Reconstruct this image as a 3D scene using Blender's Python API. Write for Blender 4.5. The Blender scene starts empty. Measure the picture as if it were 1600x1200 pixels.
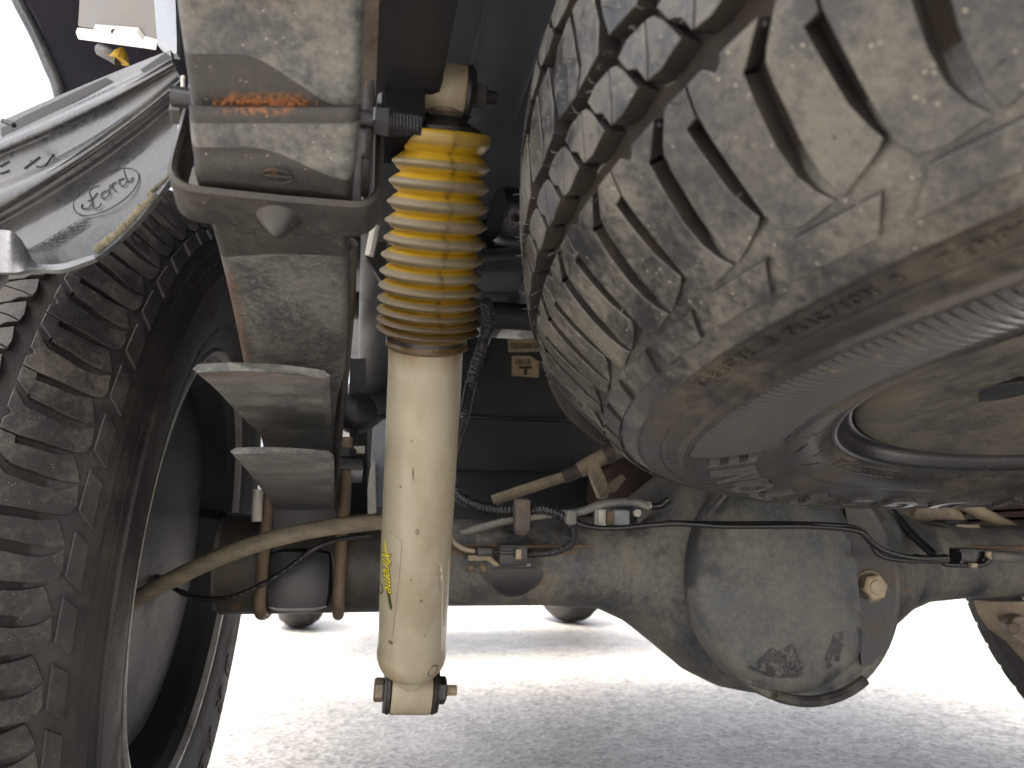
import bpy, bmesh, math, random
import numpy as np
from mathutils import Vector, Matrix, Euler
random.seed(7)
R = math.radians
SC = bpy.context.scene
COL = SC.collection

# ---------------------------------------------------------------- camera
FPX, PITCH, YAW = 1121.5, R(13.2), R(12.1)
EYE = Vector((0, 0, .38))
cam = bpy.data.cameras.new('camera'); camo = bpy.data.objects.new('camera', cam); COL.objects.link(camo)
camo.location = EYE; camo.rotation_euler = (R(90) + PITCH, 0, -YAW)
cam.sensor_width = 36; cam.lens = FPX * 36 / 1600
cam.clip_start = .01; cam.clip_end = 2000
cam.dof.use_dof = True; cam.dof.focus_distance = .50; cam.dof.aperture_fstop = 13
SC.camera = camo
# ---------------------------------------------------------------- daylight
SUN_EL, SUN_AZ = R(66), R(-145)           # azimuth from +Y towards +X : high, behind and to the left
w = bpy.data.worlds.new('World'); SC.world = w; w.use_nodes = True
nt = w.node_tree; bg = nt.nodes['Background']
sky = nt.nodes.new('ShaderNodeTexSky'); sky.sky_type = 'NISHITA'; sky.sun_disc = False
sky.sun_elevation = SUN_EL; sky.sun_rotation = SUN_AZ; sky.dust_density = 10.0; sky.air_density = .6; sky.ozone_density = 1.5
hs = nt.nodes.new('ShaderNodeHueSaturation'); hs.inputs['Saturation'].default_value = .4      # thin high cloud: a paler sky
nt.links.new(sky.outputs[0], hs.inputs['Color']); nt.links.new(hs.outputs[0], bg.inputs[0]); bg.inputs[1].default_value = .15
sl = bpy.data.lights.new('sun', 'SUN'); sl.energy = 1.15; sl.angle = R(24); sl.color = (1, .92, .80)
so = bpy.data.objects.new('sun', sl); COL.objects.link(so)
sdir = Vector((math.sin(SUN_AZ) * math.cos(SUN_EL), math.cos(SUN_AZ) * math.cos(SUN_EL), math.sin(SUN_EL)))
so.rotation_euler = sdir.to_track_quat('Z', 'Y').to_euler(); so.location = sdir * 20
SC.view_settings.view_transform = 'Standard'; SC.view_settings.look = 'None'
SC.view_settings.exposure = 2.4; SC.view_settings.gamma = 1
SC.cycles.max_bounces = 10; SC.cycles.diffuse_bounces = 6

# ---------------------------------------------------------------- helpers
def ray(px, py):
    a, b = (px - 800) / FPX, -(py - 600) / FPX
    y = math.cos(PITCH) - b * math.sin(PITCH); z = math.sin(PITCH) + b * math.cos(PITCH)
    return Vector((a * math.cos(YAW) + y * math.sin(YAW), -a * math.sin(YAW) + y * math.cos(YAW), z))
def PD(px, py, d): return EYE + ray(px, py) * d                 # point at a depth
def PL(px, py, ax, v):                                           # point on a plane
    r = ray(px, py); return EYE + r * ((v - EYE[ax]) / r[ax])

def link_mesh(name, verts, faces, mat, parent=None, smooth=True, angle=40, kind=None):
    me = bpy.data.meshes.new(name)
    me.from_pydata([tuple(v) for v in verts], [], faces)
    me.validate(); 
    o = bpy.data.objects.new(name, me); COL.objects.link(o)
    me.materials.append(mat)
    if smooth:
        me.polygons.foreach_set('use_smooth', [True] * len(me.polygons))
        me.set_sharp_from_angle(angle=R(angle))
    if parent is not None: attach(o, parent)
    if kind: o['kind'] = kind
    return o
def attach(o, parent):
    o.parent = parent
    m = parent.matrix_basis
    if parent.parent: m = parent.parent.matrix_basis @ parent.matrix_parent_inverse @ m
    o.matrix_parent_inverse = m.inverted()
def thing(name, label, cat, loc=(0, 0, 0), group=None):
    o = bpy.data.objects.new(name, None); COL.objects.link(o); o.location = loc; o.empty_display_size = .02
    o['label'] = label; o['category'] = cat
    if group: o['group'] = group
    return o
def tag(o, label, cat, group=None):
    o['label'] = label; o['category'] = cat
    if group: o['group'] = group
    return o

class MB:                                                        # collects shapes into one mesh
    def __init__(s): s.v = []; s.f = []
    def add(s, v, f):
        n = len(s.v); s.v += [Vector(q) for q in v]; s.f += [tuple(i + n for i in q) for q in f]; return s
    def build(s, name, mat, parent=None, smooth=True, angle=40, kind=None):
        return link_mesh(name, s.v, s.f, mat, parent, smooth, angle, kind)

def catmull(pts, n):
    pts = [np.array(p, float) for p in pts]
    if len(pts) < 3: 
        return [pts[0] + (pts[-1] - pts[0]) * t for t in np.linspace(0, 1, n)]
    P = [2 * pts[0] - pts[1]] + pts + [2 * pts[-1] - pts[-2]]
    out = []
    m = len(pts) - 1
    for t in np.linspace(0, m - 1e-9, n):
        i = int(t); u = t - i
        a, b, c, d = P[i:i + 4]
        out.append(.5 * (2 * b + (c - a) * u + (2 * a - 5 * b + 4 * c - d) * u * u + (3 * b - a - 3 * c + d) * u ** 3))
    return out
def tube(pts, rad, seg=10, n=None, caps=True, ribs=None):
    """tube along a smoothed path; ribs=(period,depth) makes corrugated conduit"""
    n = n or max(8, len(pts) * 8)
    P = [Vector(p) for p in catmull(pts, n)]
    v, f = [], []
    up = Vector((0.123, .2, 1)).normalized(); nrm = None; L = 0
    for i, p in enumerate(P):
        t = (P[min(i + 1, n - 1)] - P[max(i - 1, 0)]).normalized()
        if nrm is None: nrm = (up - t * up.dot(t)).normalized()
        else: nrm = (nrm - t * nrm.dot(t)).normalized()
        b = t.cross(nrm)
        if i: L += (p - P[i - 1]).length
        r = rad if not hasattr(rad, '__call__') else rad(i / (n - 1))
        if ribs: r += ribs[1] * (1 if math.sin(L / ribs[0] * 2 * math.pi) > 0 else -1) * .5
        for k in range(seg):
            a = 2 * math.pi * k / seg
            v.append(p + (nrm * math.cos(a) + b * math.sin(a)) * r)
    for i in range(n - 1):
        for k in range(seg):
            k2 = (k + 1) % seg
            f.append((i * seg + k, i * seg + k2, (i + 1) * seg + k2, (i + 1) * seg + k))
    if caps: f += [tuple(range(seg))[::-1], tuple((n - 1) * seg + k for k in range(seg))]
    return v, f
def frame(c, axis, xhint=(0, 0, 1)):
    z = Vector(axis).normalized(); x = Vector(xhint); x = (x - z * x.dot(z))
    if x.length < 1e-5: x = z.orthogonal()
    x.normalize(); y = z.cross(x)
    return Matrix(((x.x, y.x, z.x, c[0]), (x.y, y.y, z.y, c[1]), (x.z, y.z, z.z, c[2]), (0, 0, 0, 1)))
def lathe(prof, seg=48, M=None, close=False, caps=True):
    v, f = [], []
    for r, z in prof:
        for k in range(seg):
            a = 2 * math.pi * k / seg; p = Vector((r * math.cos(a), r * math.sin(a), z)); v.append(M @ p if M else p)
    n = len(prof)
    for i in range(n if close else n - 1):
        j = (i + 1) % n
        for k in range(seg):
            k2 = (k + 1) % seg; f.append((i * seg + k, i * seg + k2, j * seg + k2, j * seg + k))
    if caps and not close:
        if prof[0][0] > 1e-6: f.append(tuple(range(seg))[::-1])
        if prof[-1][0] > 1e-6: f.append(tuple((n - 1) * seg + k for k in range(seg)))
    return v, f
def box(sx, sy, sz, M=None, bev=.0015):
    bm = bmesh.new(); bmesh.ops.create_cube(bm, size=1)
    for q in bm.verts: q.co = Vector((q.co.x * sx, q.co.y * sy, q.co.z * sz))
    if bev: bmesh.ops.bevel(bm, geom=bm.edges[:], offset=min(bev, .4 * min(sx, sy, sz)), segments=2, profile=.6, affect='EDGES')
    bm.verts.ensure_lookup_table()
    v = [(M @ q.co if M else q.co.copy()) for q in bm.verts]; f = [tuple(q.index for q in x.verts) for x in bm.faces]
    bm.free(); return v, f
def hexprof(r, h, M, ch=.12):
    v, f = [], []
    for rr, z in ((r * (1 - ch), 0), (r, ch * r), (r, h - ch * r), (r * (1 - ch * 1.3), h)):
        for k in range(6):
            a = math.pi / 3 * k; v.append(M @ Vector((rr * math.cos(a), rr * math.sin(a), z)))
    for i in range(3):
        for k in range(6): f.append((i * 6 + k, i * 6 + (k + 1) % 6, (i + 1) * 6 + (k + 1) % 6, (i + 1) * 6 + k))
    f += [tuple(range(6))[::-1], tuple(range(18, 24))]
    return v, f
def thread(r, h, M, n=9):
    pr = [(0, 0), (r, 0)]
    for i in range(n):
        pr += [(r, h * (i + .2) / n), (r * .84, h * (i + .6) / n), (r, h * (i + 1) / n)]
    pr += [(r * .85, h * 1.06), (0, h * 1.06)]
    return lathe(pr, 16, M)
def plate(poly, normal, th):
    """flat or gently curved polygon (world points) with thickness"""
    n = Vector(normal).normalized() * th; m = len(poly)
    v = [Vector(p) for p in poly] + [Vector(p) + n for p in poly]
    f = [tuple(range(m))[::-1], tuple(range(m, 2 * m))] + [(i, (i + 1) % m, m + (i + 1) % m, m + i) for i in range(m)]
    return v, f
def grid_solid(G, th):
    """grid of world points (rows x cols) -> sheet with thickness along its normals"""
    nr, nc = len(G), len(G[0]); top, bot = [], []
    for i in range(nr):
        for j in range(nc):
            a = G[min(i + 1, nr - 1)][j] - G[max(i - 1, 0)][j]; b = G[i][min(j + 1, nc - 1)] - G[i][max(j - 1, 0)]
            n = a.cross(b).normalized(); top.append(G[i][j]); bot.append(G[i][j] + n * th)
    N = nr * nc; f = []
    for i in range(nr - 1):
        for j in range(nc - 1):
            a = i * nc + j; f.append((a, a + 1, a + nc + 1, a + nc)); f.append((N + a, N + a + nc, N + a + nc + 1, N + a + 1))
    ring = [j for j in range(nc)] + [i * nc + nc - 1 for i in range(1, nr)] + [(nr - 1) * nc + j for j in range(nc - 2, -1, -1)] + [i * nc for i in range(nr - 2, 0, -1)]
    for k in range(len(ring)):
        a, b = ring[k], ring[(k + 1) % len(ring)]; f.append((b, a, N + a, N + b))
    return top + bot, f
def text_mesh(s, size, depth, bold=0.0, shear=0.0):
    cu = bpy.data.curves.new('t', 'FONT'); cu.body = s; cu.size = size; cu.extrude = depth / 2; cu.offset = bold; cu.shear = shear
    cu.align_x = 'CENTER'; cu.align_y = 'CENTER'; cu.resolution_u = 3
    o = bpy.data.objects.new('t', cu); COL.objects.link(o)
    dg = bpy.context.evaluated_depsgraph_get(); me = o.evaluated_get(dg).to_mesh()
    v = [q.co.copy() for q in me.vertices]; f = [tuple(p.vertices) for p in me.polygons]
    o.evaluated_get(dg).to_mesh_clear(); bpy.data.objects.remove(o); bpy.data.curves.remove(cu)
    return v, f

# ---------------------------------------------------------------- materials
class NT:
    def __init__(s, name):
        s.m = bpy.data.materials.new(name); s.m.use_nodes = True; s.t = s.m.node_tree; s.t.nodes.clear()
        s.out = s.t.nodes.new('ShaderNodeOutputMaterial'); s.b = s.t.nodes.new('ShaderNodeBsdfPrincipled')
        s.t.links.new(s.b.outputs[0], s.out.inputs[0])
        s.pos = s.t.nodes.new('ShaderNodeNewGeometry').outputs['Position']
    def n(s, ty, **k):
        q = s.t.nodes.new(ty)
        for a, b in k.items():
            if a in q.inputs.keys() if hasattr(q.inputs, 'keys') else False: q.inputs[a].default_value = b
            else: setattr(q, a, b)
        return q
    def l(s, a, b): s.t.links.new(a, b)
    def noise(s, scale, detail=4, rough=.6, vec=None, stretch=None, off=(0, 0, 0)):
        mp = s.t.nodes.new('ShaderNodeMapping'); mp.inputs['Scale'].default_value = stretch or (1, 1, 1); mp.inputs['Location'].default_value = off
        s.l(vec or s.pos, mp.inputs[0])
        q = s.t.nodes.new('ShaderNodeTexNoise'); q.inputs['Scale'].default_value = scale; q.inputs['Detail'].default_value = detail; q.inputs['Roughness'].default_value = rough
        s.l(mp.outputs[0], q.inputs['Vector']); return q.outputs['Fac']
    def voro(s, scale, rnd=1.0):
        q = s.t.nodes.new('ShaderNodeTexVoronoi'); q.inputs['Scale'].default_value = scale; q.inputs['Randomness'].default_value = rnd
        s.l(s.pos, q.inputs['Vector']); return q
    def ramp(s, x, lo, hi, a=0., b=1.):
        q = s.t.nodes.new('ShaderNodeMapRange'); q.interpolation_type = 'SMOOTHSTEP'
        q.inputs[1].default_value = lo; q.inputs[2].default_value = hi; q.inputs[3].default_value = a; q.inputs[4].default_value = b
        s.l(x, q.inputs[0]); return q.outputs[0]
    def mth(s, op, a, b):
        q = s.t.nodes.new('ShaderNodeMath'); q.operation = op; q.use_clamp = op in ('ADD', 'MULTIPLY')
        for i, x in enumerate((a, b)):
            if isinstance(x, (int, float)): q.inputs[i].default_value = x
            else: s.l(x, q.inputs[i])
        return q.outputs[0]
    def mix(s, fac, a, b):
        q = s.t.nodes.new('ShaderNodeMix'); q.data_type = 'RGBA'
        if isinstance(fac, (int, float)): q.inputs[0].default_value = fac
        else: s.l(fac, q.inputs[0])
        for i, x in ((6, a), (7, b)):
            if isinstance(x, tuple): q.inputs[i].default_value = (*x, 1)
            else: s.l(x, q.inputs[i])
        return q.outputs[2]
    def attr(s, name):
        q = s.t.nodes.new('ShaderNodeAttribute'); q.attribute_name = name; return q
    def done(s, col, rough=.6, metal=0., bump=None, dist=.0005, strength=.5, spec=None, coat=0):
        for k, x in (('Base Color', col), ('Roughness', rough), ('Metallic', metal)):
            if isinstance(x, tuple): s.b.inputs[k].default_value = (*x, 1)
            elif isinstance(x, (int, float)): s.b.inputs[k].default_value = x
            else: s.l(x, s.b.inputs[k])
        if spec is not None: s.b.inputs['Specular IOR Level'].default_value = spec
        if coat: s.b.inputs['Coat Weight'].default_value = coat; s.b.inputs['Coat Roughness'].default_value = .15
        if bump is not None:
            q = s.t.nodes.new('ShaderNodeBump'); q.inputs['Distance'].default_value = dist; q.inputs['Strength'].default_value = strength
            s.l(bump, q.inputs['Height']); s.l(q.outputs[0], s.b.inputs['Normal'])
        return s.m

def grime(name, base, dust, amt=(.4, .65), scale=14, ra=.45, rb=.85, rust=None, rust_lo=.62, speck=None, speck_scale=260, speck_r=.12,
          bump=.0004, bscale=420, metal=0., spec=.5, stretch=None, dark=None):
    """a painted / rubber surface under patchy road dust"""
    m = NT(name)
    big = m.noise(scale, 6, .65, stretch=stretch); fine = m.noise(scale * 11, 7, .78); mic = m.noise(bscale, 3, .6)
    f = m.mth('ADD', m.mth('MULTIPLY', big, .58), m.mth('MULTIPLY', fine, .42))
    fac = m.ramp(f, *amt)
    col = m.mix(fac, base, dust)
    if dark: 
        col = m.mix(m.ramp(m.noise(scale * .7, 4, .6, off=(3.1, 1.7, .4)), .56, .66, 0, .85), col, dark)
    if rust:
        rf = m.ramp(m.noise(scale * 1.7, 8, .75, off=(9, 2, 5)), rust_lo, rust_lo + .1)
        col = m.mix(rf, col, m.mix(mic, tuple(c * .6 for c in rust), rust))
    if speck:
        vo = m.voro(speck_scale); sf = m.ramp(vo.outputs['Distance'], speck_r * .6, speck_r, 1, 0)
        sf = m.mth('MULTIPLY', sf, m.ramp(m.noise(speck_scale * .35, 2, .5), .5, .6))
        col = m.mix(sf, col, speck)
    ro = m.ramp(fac, 0, 1, ra, rb)
    h = m.mth('ADD', m.mth('MULTIPLY', mic, .5), m.mth('MULTIPLY', fine, .5))
    return m.done(col, ro, metal, h, bump, .6, spec)

TAN = (.30, .245, .165)
M = {}
M['tread'] = grime('dusty tread rubber', (.018, .0185, .02), (.108, .101, .083), (.41, .63), 26, .28, .55, speck=(.3, .27, .2), speck_scale=380, speck_r=.17, bscale=600)
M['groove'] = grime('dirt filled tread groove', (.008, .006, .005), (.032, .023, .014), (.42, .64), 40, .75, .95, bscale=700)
M['side'] = grime('dusty sidewall rubber', (.014, .0135, .013), (.064, .053, .038), (.43, .64), 14, .3, .7, speck=(.15, .115, .08), speck_scale=500, bscale=800, stretch=(1, 1, 2))
M['band'] = grime('dark rubber between ribs', (.008, .0075, .007), (.025, .019, .013), (.45, .7), 14, .5, .9, bscale=900)
M['letter'] = grime('raised letter rubber', (.05, .046, .042), (.13, .1, .066), (.42, .64), 30, .26, .6, bscale=800)
M['serr'] = grime('smooth serrated rubber', (.05, .049, .049), (.085, .072, .053), (.52, .7), 14, .14, .34, bscale=900, bump=.0001)
M['rear_tread'] = grime('muddy worn tread rubber', (.014, .013, .013), (.09, .078, .064), (.43, .65), 24, .55, .85, speck=(.3, .27, .22), speck_scale=330, speck_r=.11, bscale=500, bump=.0008)
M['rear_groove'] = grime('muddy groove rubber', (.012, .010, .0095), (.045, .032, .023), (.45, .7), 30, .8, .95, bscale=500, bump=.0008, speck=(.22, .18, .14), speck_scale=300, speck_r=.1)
M['rear_side'] = grime('dull black sidewall rubber', (.013, .012, .012), (.055, .045, .037), (.43, .67), 24, .55, .85, speck=(.28, .24, .2), speck_scale=300, speck_r=.1, bscale=600, bump=.0007)
M['rim_black'] = grime('black rim paint', (.012, .012, .013), (.05, .042, .03), (.55, .8), 14, .25, .5, bscale=500, bump=.0001)
M['disc'] = grime('dusty steel wheel disc', (.024, .024, .024), (.078, .069, .052), (.36, .6), 18, .5, .85, rust=(.15, .09, .04), rust_lo=.66, bscale=500)
M['barrel'] = grime('dark wheel barrel', (.014, .014, .0155), (.03, .029, .029), (.45, .75), 9, .5, .75, speck=(.1, .08, .06), speck_scale=150, speck_r=.07, bscale=500)
M['lip'] = grime('worn silver rim lip', (.36, .35, .33), (.2, .18, .15), (.42, .66), 22, .3, .6, metal=.1)
M['spring'] = grime('spring steel under grey dust', (.075, .072, .066), (.235, .215, .17), (.30, .62), 26, .5, .8, rust=(.36, .15, .05), rust_lo=.66, speck=(.42, .38, .3), speck_scale=330, speck_r=.12, bscale=450, bump=.0007)
M['clip'] = grime('dark spring clip steel', (.02, .018, .017), (.052, .046, .038), (.42, .68), 22, .36, .7, rust=(.14, .055, .02), rust_lo=.64, speck=(.3, .26, .19), speck_scale=300, speck_r=.13, bscale=500)
M['axle'] = grime('axle casting under road dust', (.04, .045, .052), (.172, .159, .128), (.38, .63), 15, .42, .8, rust=(.2, .115, .05), rust_lo=.60, speck=(.24, .2, .12), speck_scale=150, speck_r=.14, bscale=350, bump=.0008, dark=(.02, .02, .023), stretch=(1.3, 1, .7))
M['axle_dark'] = grime('oily axle tube', (.03, .027, .024), (.11, .085, .055), (.42, .68), 12, .45, .8, rust=(.26, .13, .05), rust_lo=.62, bscale=350)
M['seam'] = grime('rusted weld seam', (.07, .055, .04), (.2, .115, .055), (.36, .6), 40, .6, .85, bscale=500)
M['cover'] = grime('diff cover under grey dust', (.046, .053, .059), (.162, .155, .128), (.38, .64), 13, .4, .7, speck=(.24, .2, .13), speck_scale=140, speck_r=.14, bscale=320, bump=.0006, dark=(.03, .032, .037))
M['dark_patch'] = grime('dark patch paint', (.022, .021, .022), (.05, .044, .036), (.45, .7), 40, .4, .6)
M['bare'] = grime('wiped brown paint', (.03, .026, .028), (.105, .09, .07), (.44, .62), 38, .4, .75, speck=(.24, .2, .15), speck_scale=200)
M['frame'] = grime('black chassis paint', (.020, .020, .022), (.05, .047, .044), (.48, .75), 12, .35, .75, bscale=400)
M['deep'] = grime('matt black bracket paint', (.006, .006, .007), (.018, .016, .015), (.5, .8), 12, .8, .95, spec=.12)
M['frame_brown'] = grime('brown dusted chassis flange', (.05, .04, .034), (.14, .11, .09), (.4, .65), 16, .5, .8)
M['floor'] = grime('bed floor paint', (.06, .066, .085), (.085, .088, .1), (.4, .7), 5, .3, .6, bscale=200, bump=.0002)
M['black'] = grime('black plastic', (.012, .012, .013), (.05, .047, .042), (.5, .75), 30, .28, .6, bscale=500, bump=.0002)
M['conduit'] = grime('black conduit', (.018, .018, .019), (.075, .068, .055), (.5, .75), 40, .35, .7, bscale=500, bump=.0002)
M['greyhose'] = grime('grey dusty hose', (.10, .105, .11), (.22, .2, .16), (.4, .65), 26, .5, .8)
M['cable'] = grime('tan dusted brake cable', (.11, .097, .076), (.23, .195, .135), (.35, .6), 40, .6, .85, bscale=500, stretch=(1, 3, 3))
M['pipe'] = grime('dusty steel pipe', (.16, .13, .1), (.38, .31, .21), (.35, .62), 22, .5, .8, rust=(.3, .16, .08), rust_lo=.62)
M['ubolt'] = grime('rust tinted u bolt', (.095, .06, .038), (.165, .125, .08), (.38, .62), 30, .45, .75, rust=(.2, .095, .04), rust_lo=.6)
M['bolt'] = grime('worn bolt steel', (.10, .085, .07), (.24, .19, .13), (.4, .65), 60, .4, .7, metal=.3, rust=(.3, .15, .06), rust_lo=.6)
M['bolt_light'] = grime('dusty bolt head', (.25, .2, .14), (.42, .34, .23), (.35, .6), 60, .45, .75, rust=(.33, .18, .08), rust_lo=.66)
M['tank'] = grime('black tank shield', (.026, .028, .031), (.05, .052, .052), (.42, .7), 9, .5, .8, bscale=200)
M['grey'] = grime('grey blue plastic', (.25, .28, .32), (.36, .35, .32), (.45, .7), 20, .5, .7)
M['pale'] = grime('pale gap light paint', (.5, .48, .42), (.32, .27, .2), (.5, .75), 30, .45, .7)
M['rubber'] = grime('black bushing rubber', (.012, .011, .01), (.06, .045, .03), (.5, .75), 60, .5, .8)
M['muffler'] = grime('rusty muffler', (.05, .03, .026), (.12, .07, .05), (.4, .65), 14, .5, .75)
M['liner'] = grime('grey mud flap plastic', (.038, .041, .046), (.085, .083, .08), (.38, .66), 20, .24, .48, speck=(.02, .02, .02), speck_scale=240, speck_r=.07, bscale=700, bump=.0002)
M['torn'] = grime('torn plastic edge', (.07, .066, .05), (.17, .15, .1), (.35, .6), 120, .8, .9, bscale=900, bump=.001)
M['slot'] = NT('painted slot shade').done((.02, .019, .024), .7)
M['engrave'] = NT('black engraving').done((.008, .008, .01), .6)
M['inner'] = grime('inner fender flare tint', (.15, .14, .2), (.18, .17, .22), (.4, .7), 8, .5, .7)  # panel colour lifted to purple grey: lens flare haze put into the paint
M['bracket'] = grime('grey bracket steel', (.12, .115, .11), (.18, .165, .14), (.4, .65), 18, .5, .75, rust=(.2, .11, .06), rust_lo=.64)
M['yellow'] = NT('yellow clip').done((.75, .48, .05), .5)
M['label_paper'] = grime('tan label paper', (.32, .25, .15), (.4, .31, .19), (.4, .65), 60, .6, .7)
M['ink'] = NT('label ink').done((.015, .013, .012), .6)
M['decal_yellow'] = NT('decal yellow').done((.62, .55, .03), .4)
M['decal_dark'] = NT('decal dark green').done((.045, .055, .02), .4)
M['red'] = NT('red lens').done((.5, .03, .05), .25)

def mat_shock():
    m = NT('cream shock paint')
    n1 = m.noise(22, 5, .6, stretch=(1, 1, .35)); n2 = m.noise(160, 4, .6)
    col = m.mix(m.ramp(n1, .38, .7), (.325, .298, .222), (.25, .218, .148))
    col = m.mix(m.ramp(n2, .62, .74, 0, .5), col, (.42, .33, .19))
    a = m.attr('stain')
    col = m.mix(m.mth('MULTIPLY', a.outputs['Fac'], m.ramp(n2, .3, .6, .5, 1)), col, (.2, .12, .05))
    vo = m.voro(95); sf = m.mth('MULTIPLY', m.ramp(vo.outputs['Distance'], .05, .09, 1, 0), m.ramp(m.noise(31, 2, .5), .55, .6))
    col = m.mix(sf, col, (.16, .1, .05))
    return m.done(col, m.ramp(n1, .3, .7, .28, .5), 0, n2, .00015, .5)
def mat_boot():
    m = NT('dusty yellow boot')
    rg = m.attr('ridge').outputs['Fac']; ag = m.attr('age').outputs['Fac']
    n1 = m.noise(26, 6, .7); n2 = m.noise(240, 4, .65)
    d = m.mth('ADD', m.mth('MULTIPLY', rg, .75), m.mth('MULTIPLY', n1, .35))
    d = m.mth('ADD', d, m.mth('MULTIPLY', n2, .25))
    d = m.mth('ADD', d, m.ramp(ag, 0, .55, -.42, .12)) if False else m.mth('SUBTRACT', d, m.ramp(ag, 0, .45, .5, 0))
    dust = m.mix(m.ramp(ag, .6, 1), (.18, .145, .088), (.072, .045, .022))
    base = m.mix(m.ramp(ag, .6, 1), (.40, .245, .014), (.11, .06, .014))
    col = m.mix(m.ramp(d, .32, .72), base, dust)
    col = m.mix(m.ramp(n1, .62, .72, 0, .45), col, (.2, .1, .03))
    sm = m.attr('seam').outputs['Fac']
    col = m.mix(m.mth('MULTIPLY', sm, m.ramp(n2, .35, .6)), col, (.07, .035, .01))
    return m.done(col, m.ramp(d, .4, .9, .33, .62), 0, n2, .0003, .5)
def mat_ground():
    m = NT('worn concrete with fine aggregate')
    vo = m.voro(80); v2 = m.voro(190)
    big = m.noise(.9, 5, .6); mid = m.noise(9, 5, .6); fine = m.noise(120, 4, .7)
    col = m.mix(vo.outputs['Color'], (.06, .056, .05), (.52, .49, .445)); col = m.mix(m.ramp(v2.outputs['Color'], .55, .9, 0, .6), col, (.58, .545, .49))
    col = m.mix(m.ramp(fine, .4, .75), col, (.20, .185, .17))
    col = m.mix(m.ramp(mid, .45, .75, 0, .35), col, (.22, .205, .185))
    col = m.mix(m.ramp(big, .4, .7, 0, .3), col, (.4, .385, .36))
    h = m.mth('ADD', m.mth('MULTIPLY', vo.outputs['Distance'], .6), m.mth('MULTIPLY', fine, .5))
    return m.done(col, m.ramp(mid, .3, .7, .3, .5), 0, h, .006, .8)
M['shock'] = mat_shock(); M['boot'] = mat_boot(); M['ground'] = mat_ground()

def spring_mat():
    """leaf steel: grey dust layer, with the bare undusted patch stored as the attribute 'bare' and rust in 'rust'"""
    m = NT('leaf steel with dust line')
    big = m.noise(30, 6, .65); fine = m.noise(260, 5, .7); mic = m.noise(520, 3, .6)
    f = m.mth('ADD', m.mth('MULTIPLY', big, .5), m.mth('MULTIPLY', fine, .5))
    col = m.mix(m.ramp(f, .36, .64), (.040, .042, .044), (.146, .142, .126))
    vo = m.voro(380); sf = m.mth('MULTIPLY', m.ramp(vo.outputs['Distance'], .08, .16, 1, 0), m.ramp(m.noise(130, 2, .5), .48, .6))
    col = m.mix(sf, col, (.36, .33, .27))
    b = m.attr('bare').outputs['Fac']
    dk = m.mix(m.ramp(f, .4, .7), (.02, .018, .017), (.048, .042, .036))
    dk = m.mix(m.mth('MULTIPLY', sf, .8), dk, (.3, .24, .17))
    col = m.mix(m.ramp(m.mth('ADD', b, m.mth('MULTIPLY', m.mth('SUBTRACT', fine, .5), .15)), .4, .6), col, dk)
    r = m.mth('ADD', m.mth('MULTIPLY', m.attr('rust').outputs['Fac'], 1.), m.ramp(m.noise(44, 8, .75, off=(4, 4, 4)), .64, .8, 0, .7))
    rf = m.mth('MULTIPLY', r, m.ramp(fine, .36, .56))
    col = m.mix(rf, col, m.mix(m.ramp(mic, .35, .65), (.06, .022, .008), (.21, .08, .024)))
    return m.done(col, m.ramp(f, .3, .7, .5, .75), 0, m.mth('ADD', m.mth('MULTIPLY', mic, .5), m.mth('MULTIPLY', fine, .5)), .0007, .6)
M['leaf'] = spring_mat()

# ================================================================ SETTING
def ground():
    v, f = [], []
    xs = [-400, -60, -12, -4, 0, 4, 12, 60, 400]
    for y in xs:
        for x in xs: v.append((x, y, 0))
    n = len(xs)
    for i in range(n - 1):
        for j in range(n - 1): f.append((i * n + j, i * n + j + 1, (i + 1) * n + j + 1, (i + 1) * n + j))
    o = link_mesh('ground', v, f, M['ground'], smooth=False); o['kind'] = 'structure'
ground()

# ================================================================ TYRES
PROF = np.array([(.2157, .0687), (.221, .059), (.232, .053), (.247, .0496), (.263, .0455), (.28, .0438), (.3015, .0444), (.3246, .0504), (.3385, .061),
                 (.3480, .073), (.3620, .088), (.3712, .1005), (.3758, .111), (.3782, .13), (.3795, .158)])
MID = .158
PROF = np.vstack([PROF, [(r, 2 * MID - z) for r, z in PROF[:-1][::-1]]])
SEG = np.r_[0, np.cumsum(np.hypot(*np.diff(PROF, axis=0).T))] * 1000
# arc lengths below are measured (mm) with the coarser profile the tread was traced on; remap so key points agree
KEY = np.array([(0, 0), (38, 0), (93, 0), (116.9, 0), (149.7, 0), (170.2, 0), (196.3, 0), (244, 0)])
TR = np.interp
_kz = {0: 0, 38: 3, 93: 6, 116.9: 7, 149.7: 9, 170.2: 10, 196.3: 12, 244: 14}
_ks = np.array(list(_kz.keys()), float); _kv = np.array([SEG[i] for i in _kz.values()])
_ks = np.r_[_ks, 488 - _ks[::-1][1:]]; _kv = np.r_[_kv, SEG[-1] - _kv[::-1][1:]]
_dense = np.linspace(0, SEG[-1], 1200)
_r = np.interp(_dense, SEG, PROF[:, 0]); _z = np.interp(_dense, SEG, PROF[:, 1])
def _sm(a, w=35):
    k = np.hanning(2 * w + 1); k /= k.sum(); p = np.r_[2 * a[0] - a[w:0:-1], a, 2 * a[-1] - a[-2:-w - 2:-1]]; return np.convolve(p, k, 'valid')
_r = _sm(_r); _z = _sm(_z)
_nr = np.gradient(_z); _nz = -np.gradient(_r); _l = np.hypot(_nr, _nz); _nr /= _l; _nz /= _l
def surf(ph, s, h=0.0):
    q = np.interp(s, _ks, _kv)
    r = np.interp(q, _dense, _r) + np.interp(q, _dense, _nr) * h; z = np.interp(q, _dense, _z) + np.interp(q, _dense, _nz) * h
    a = math.radians(ph); return Vector((r * math.cos(a), r * math.sin(a), z))
PITCHDEG = 360 / 56

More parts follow.
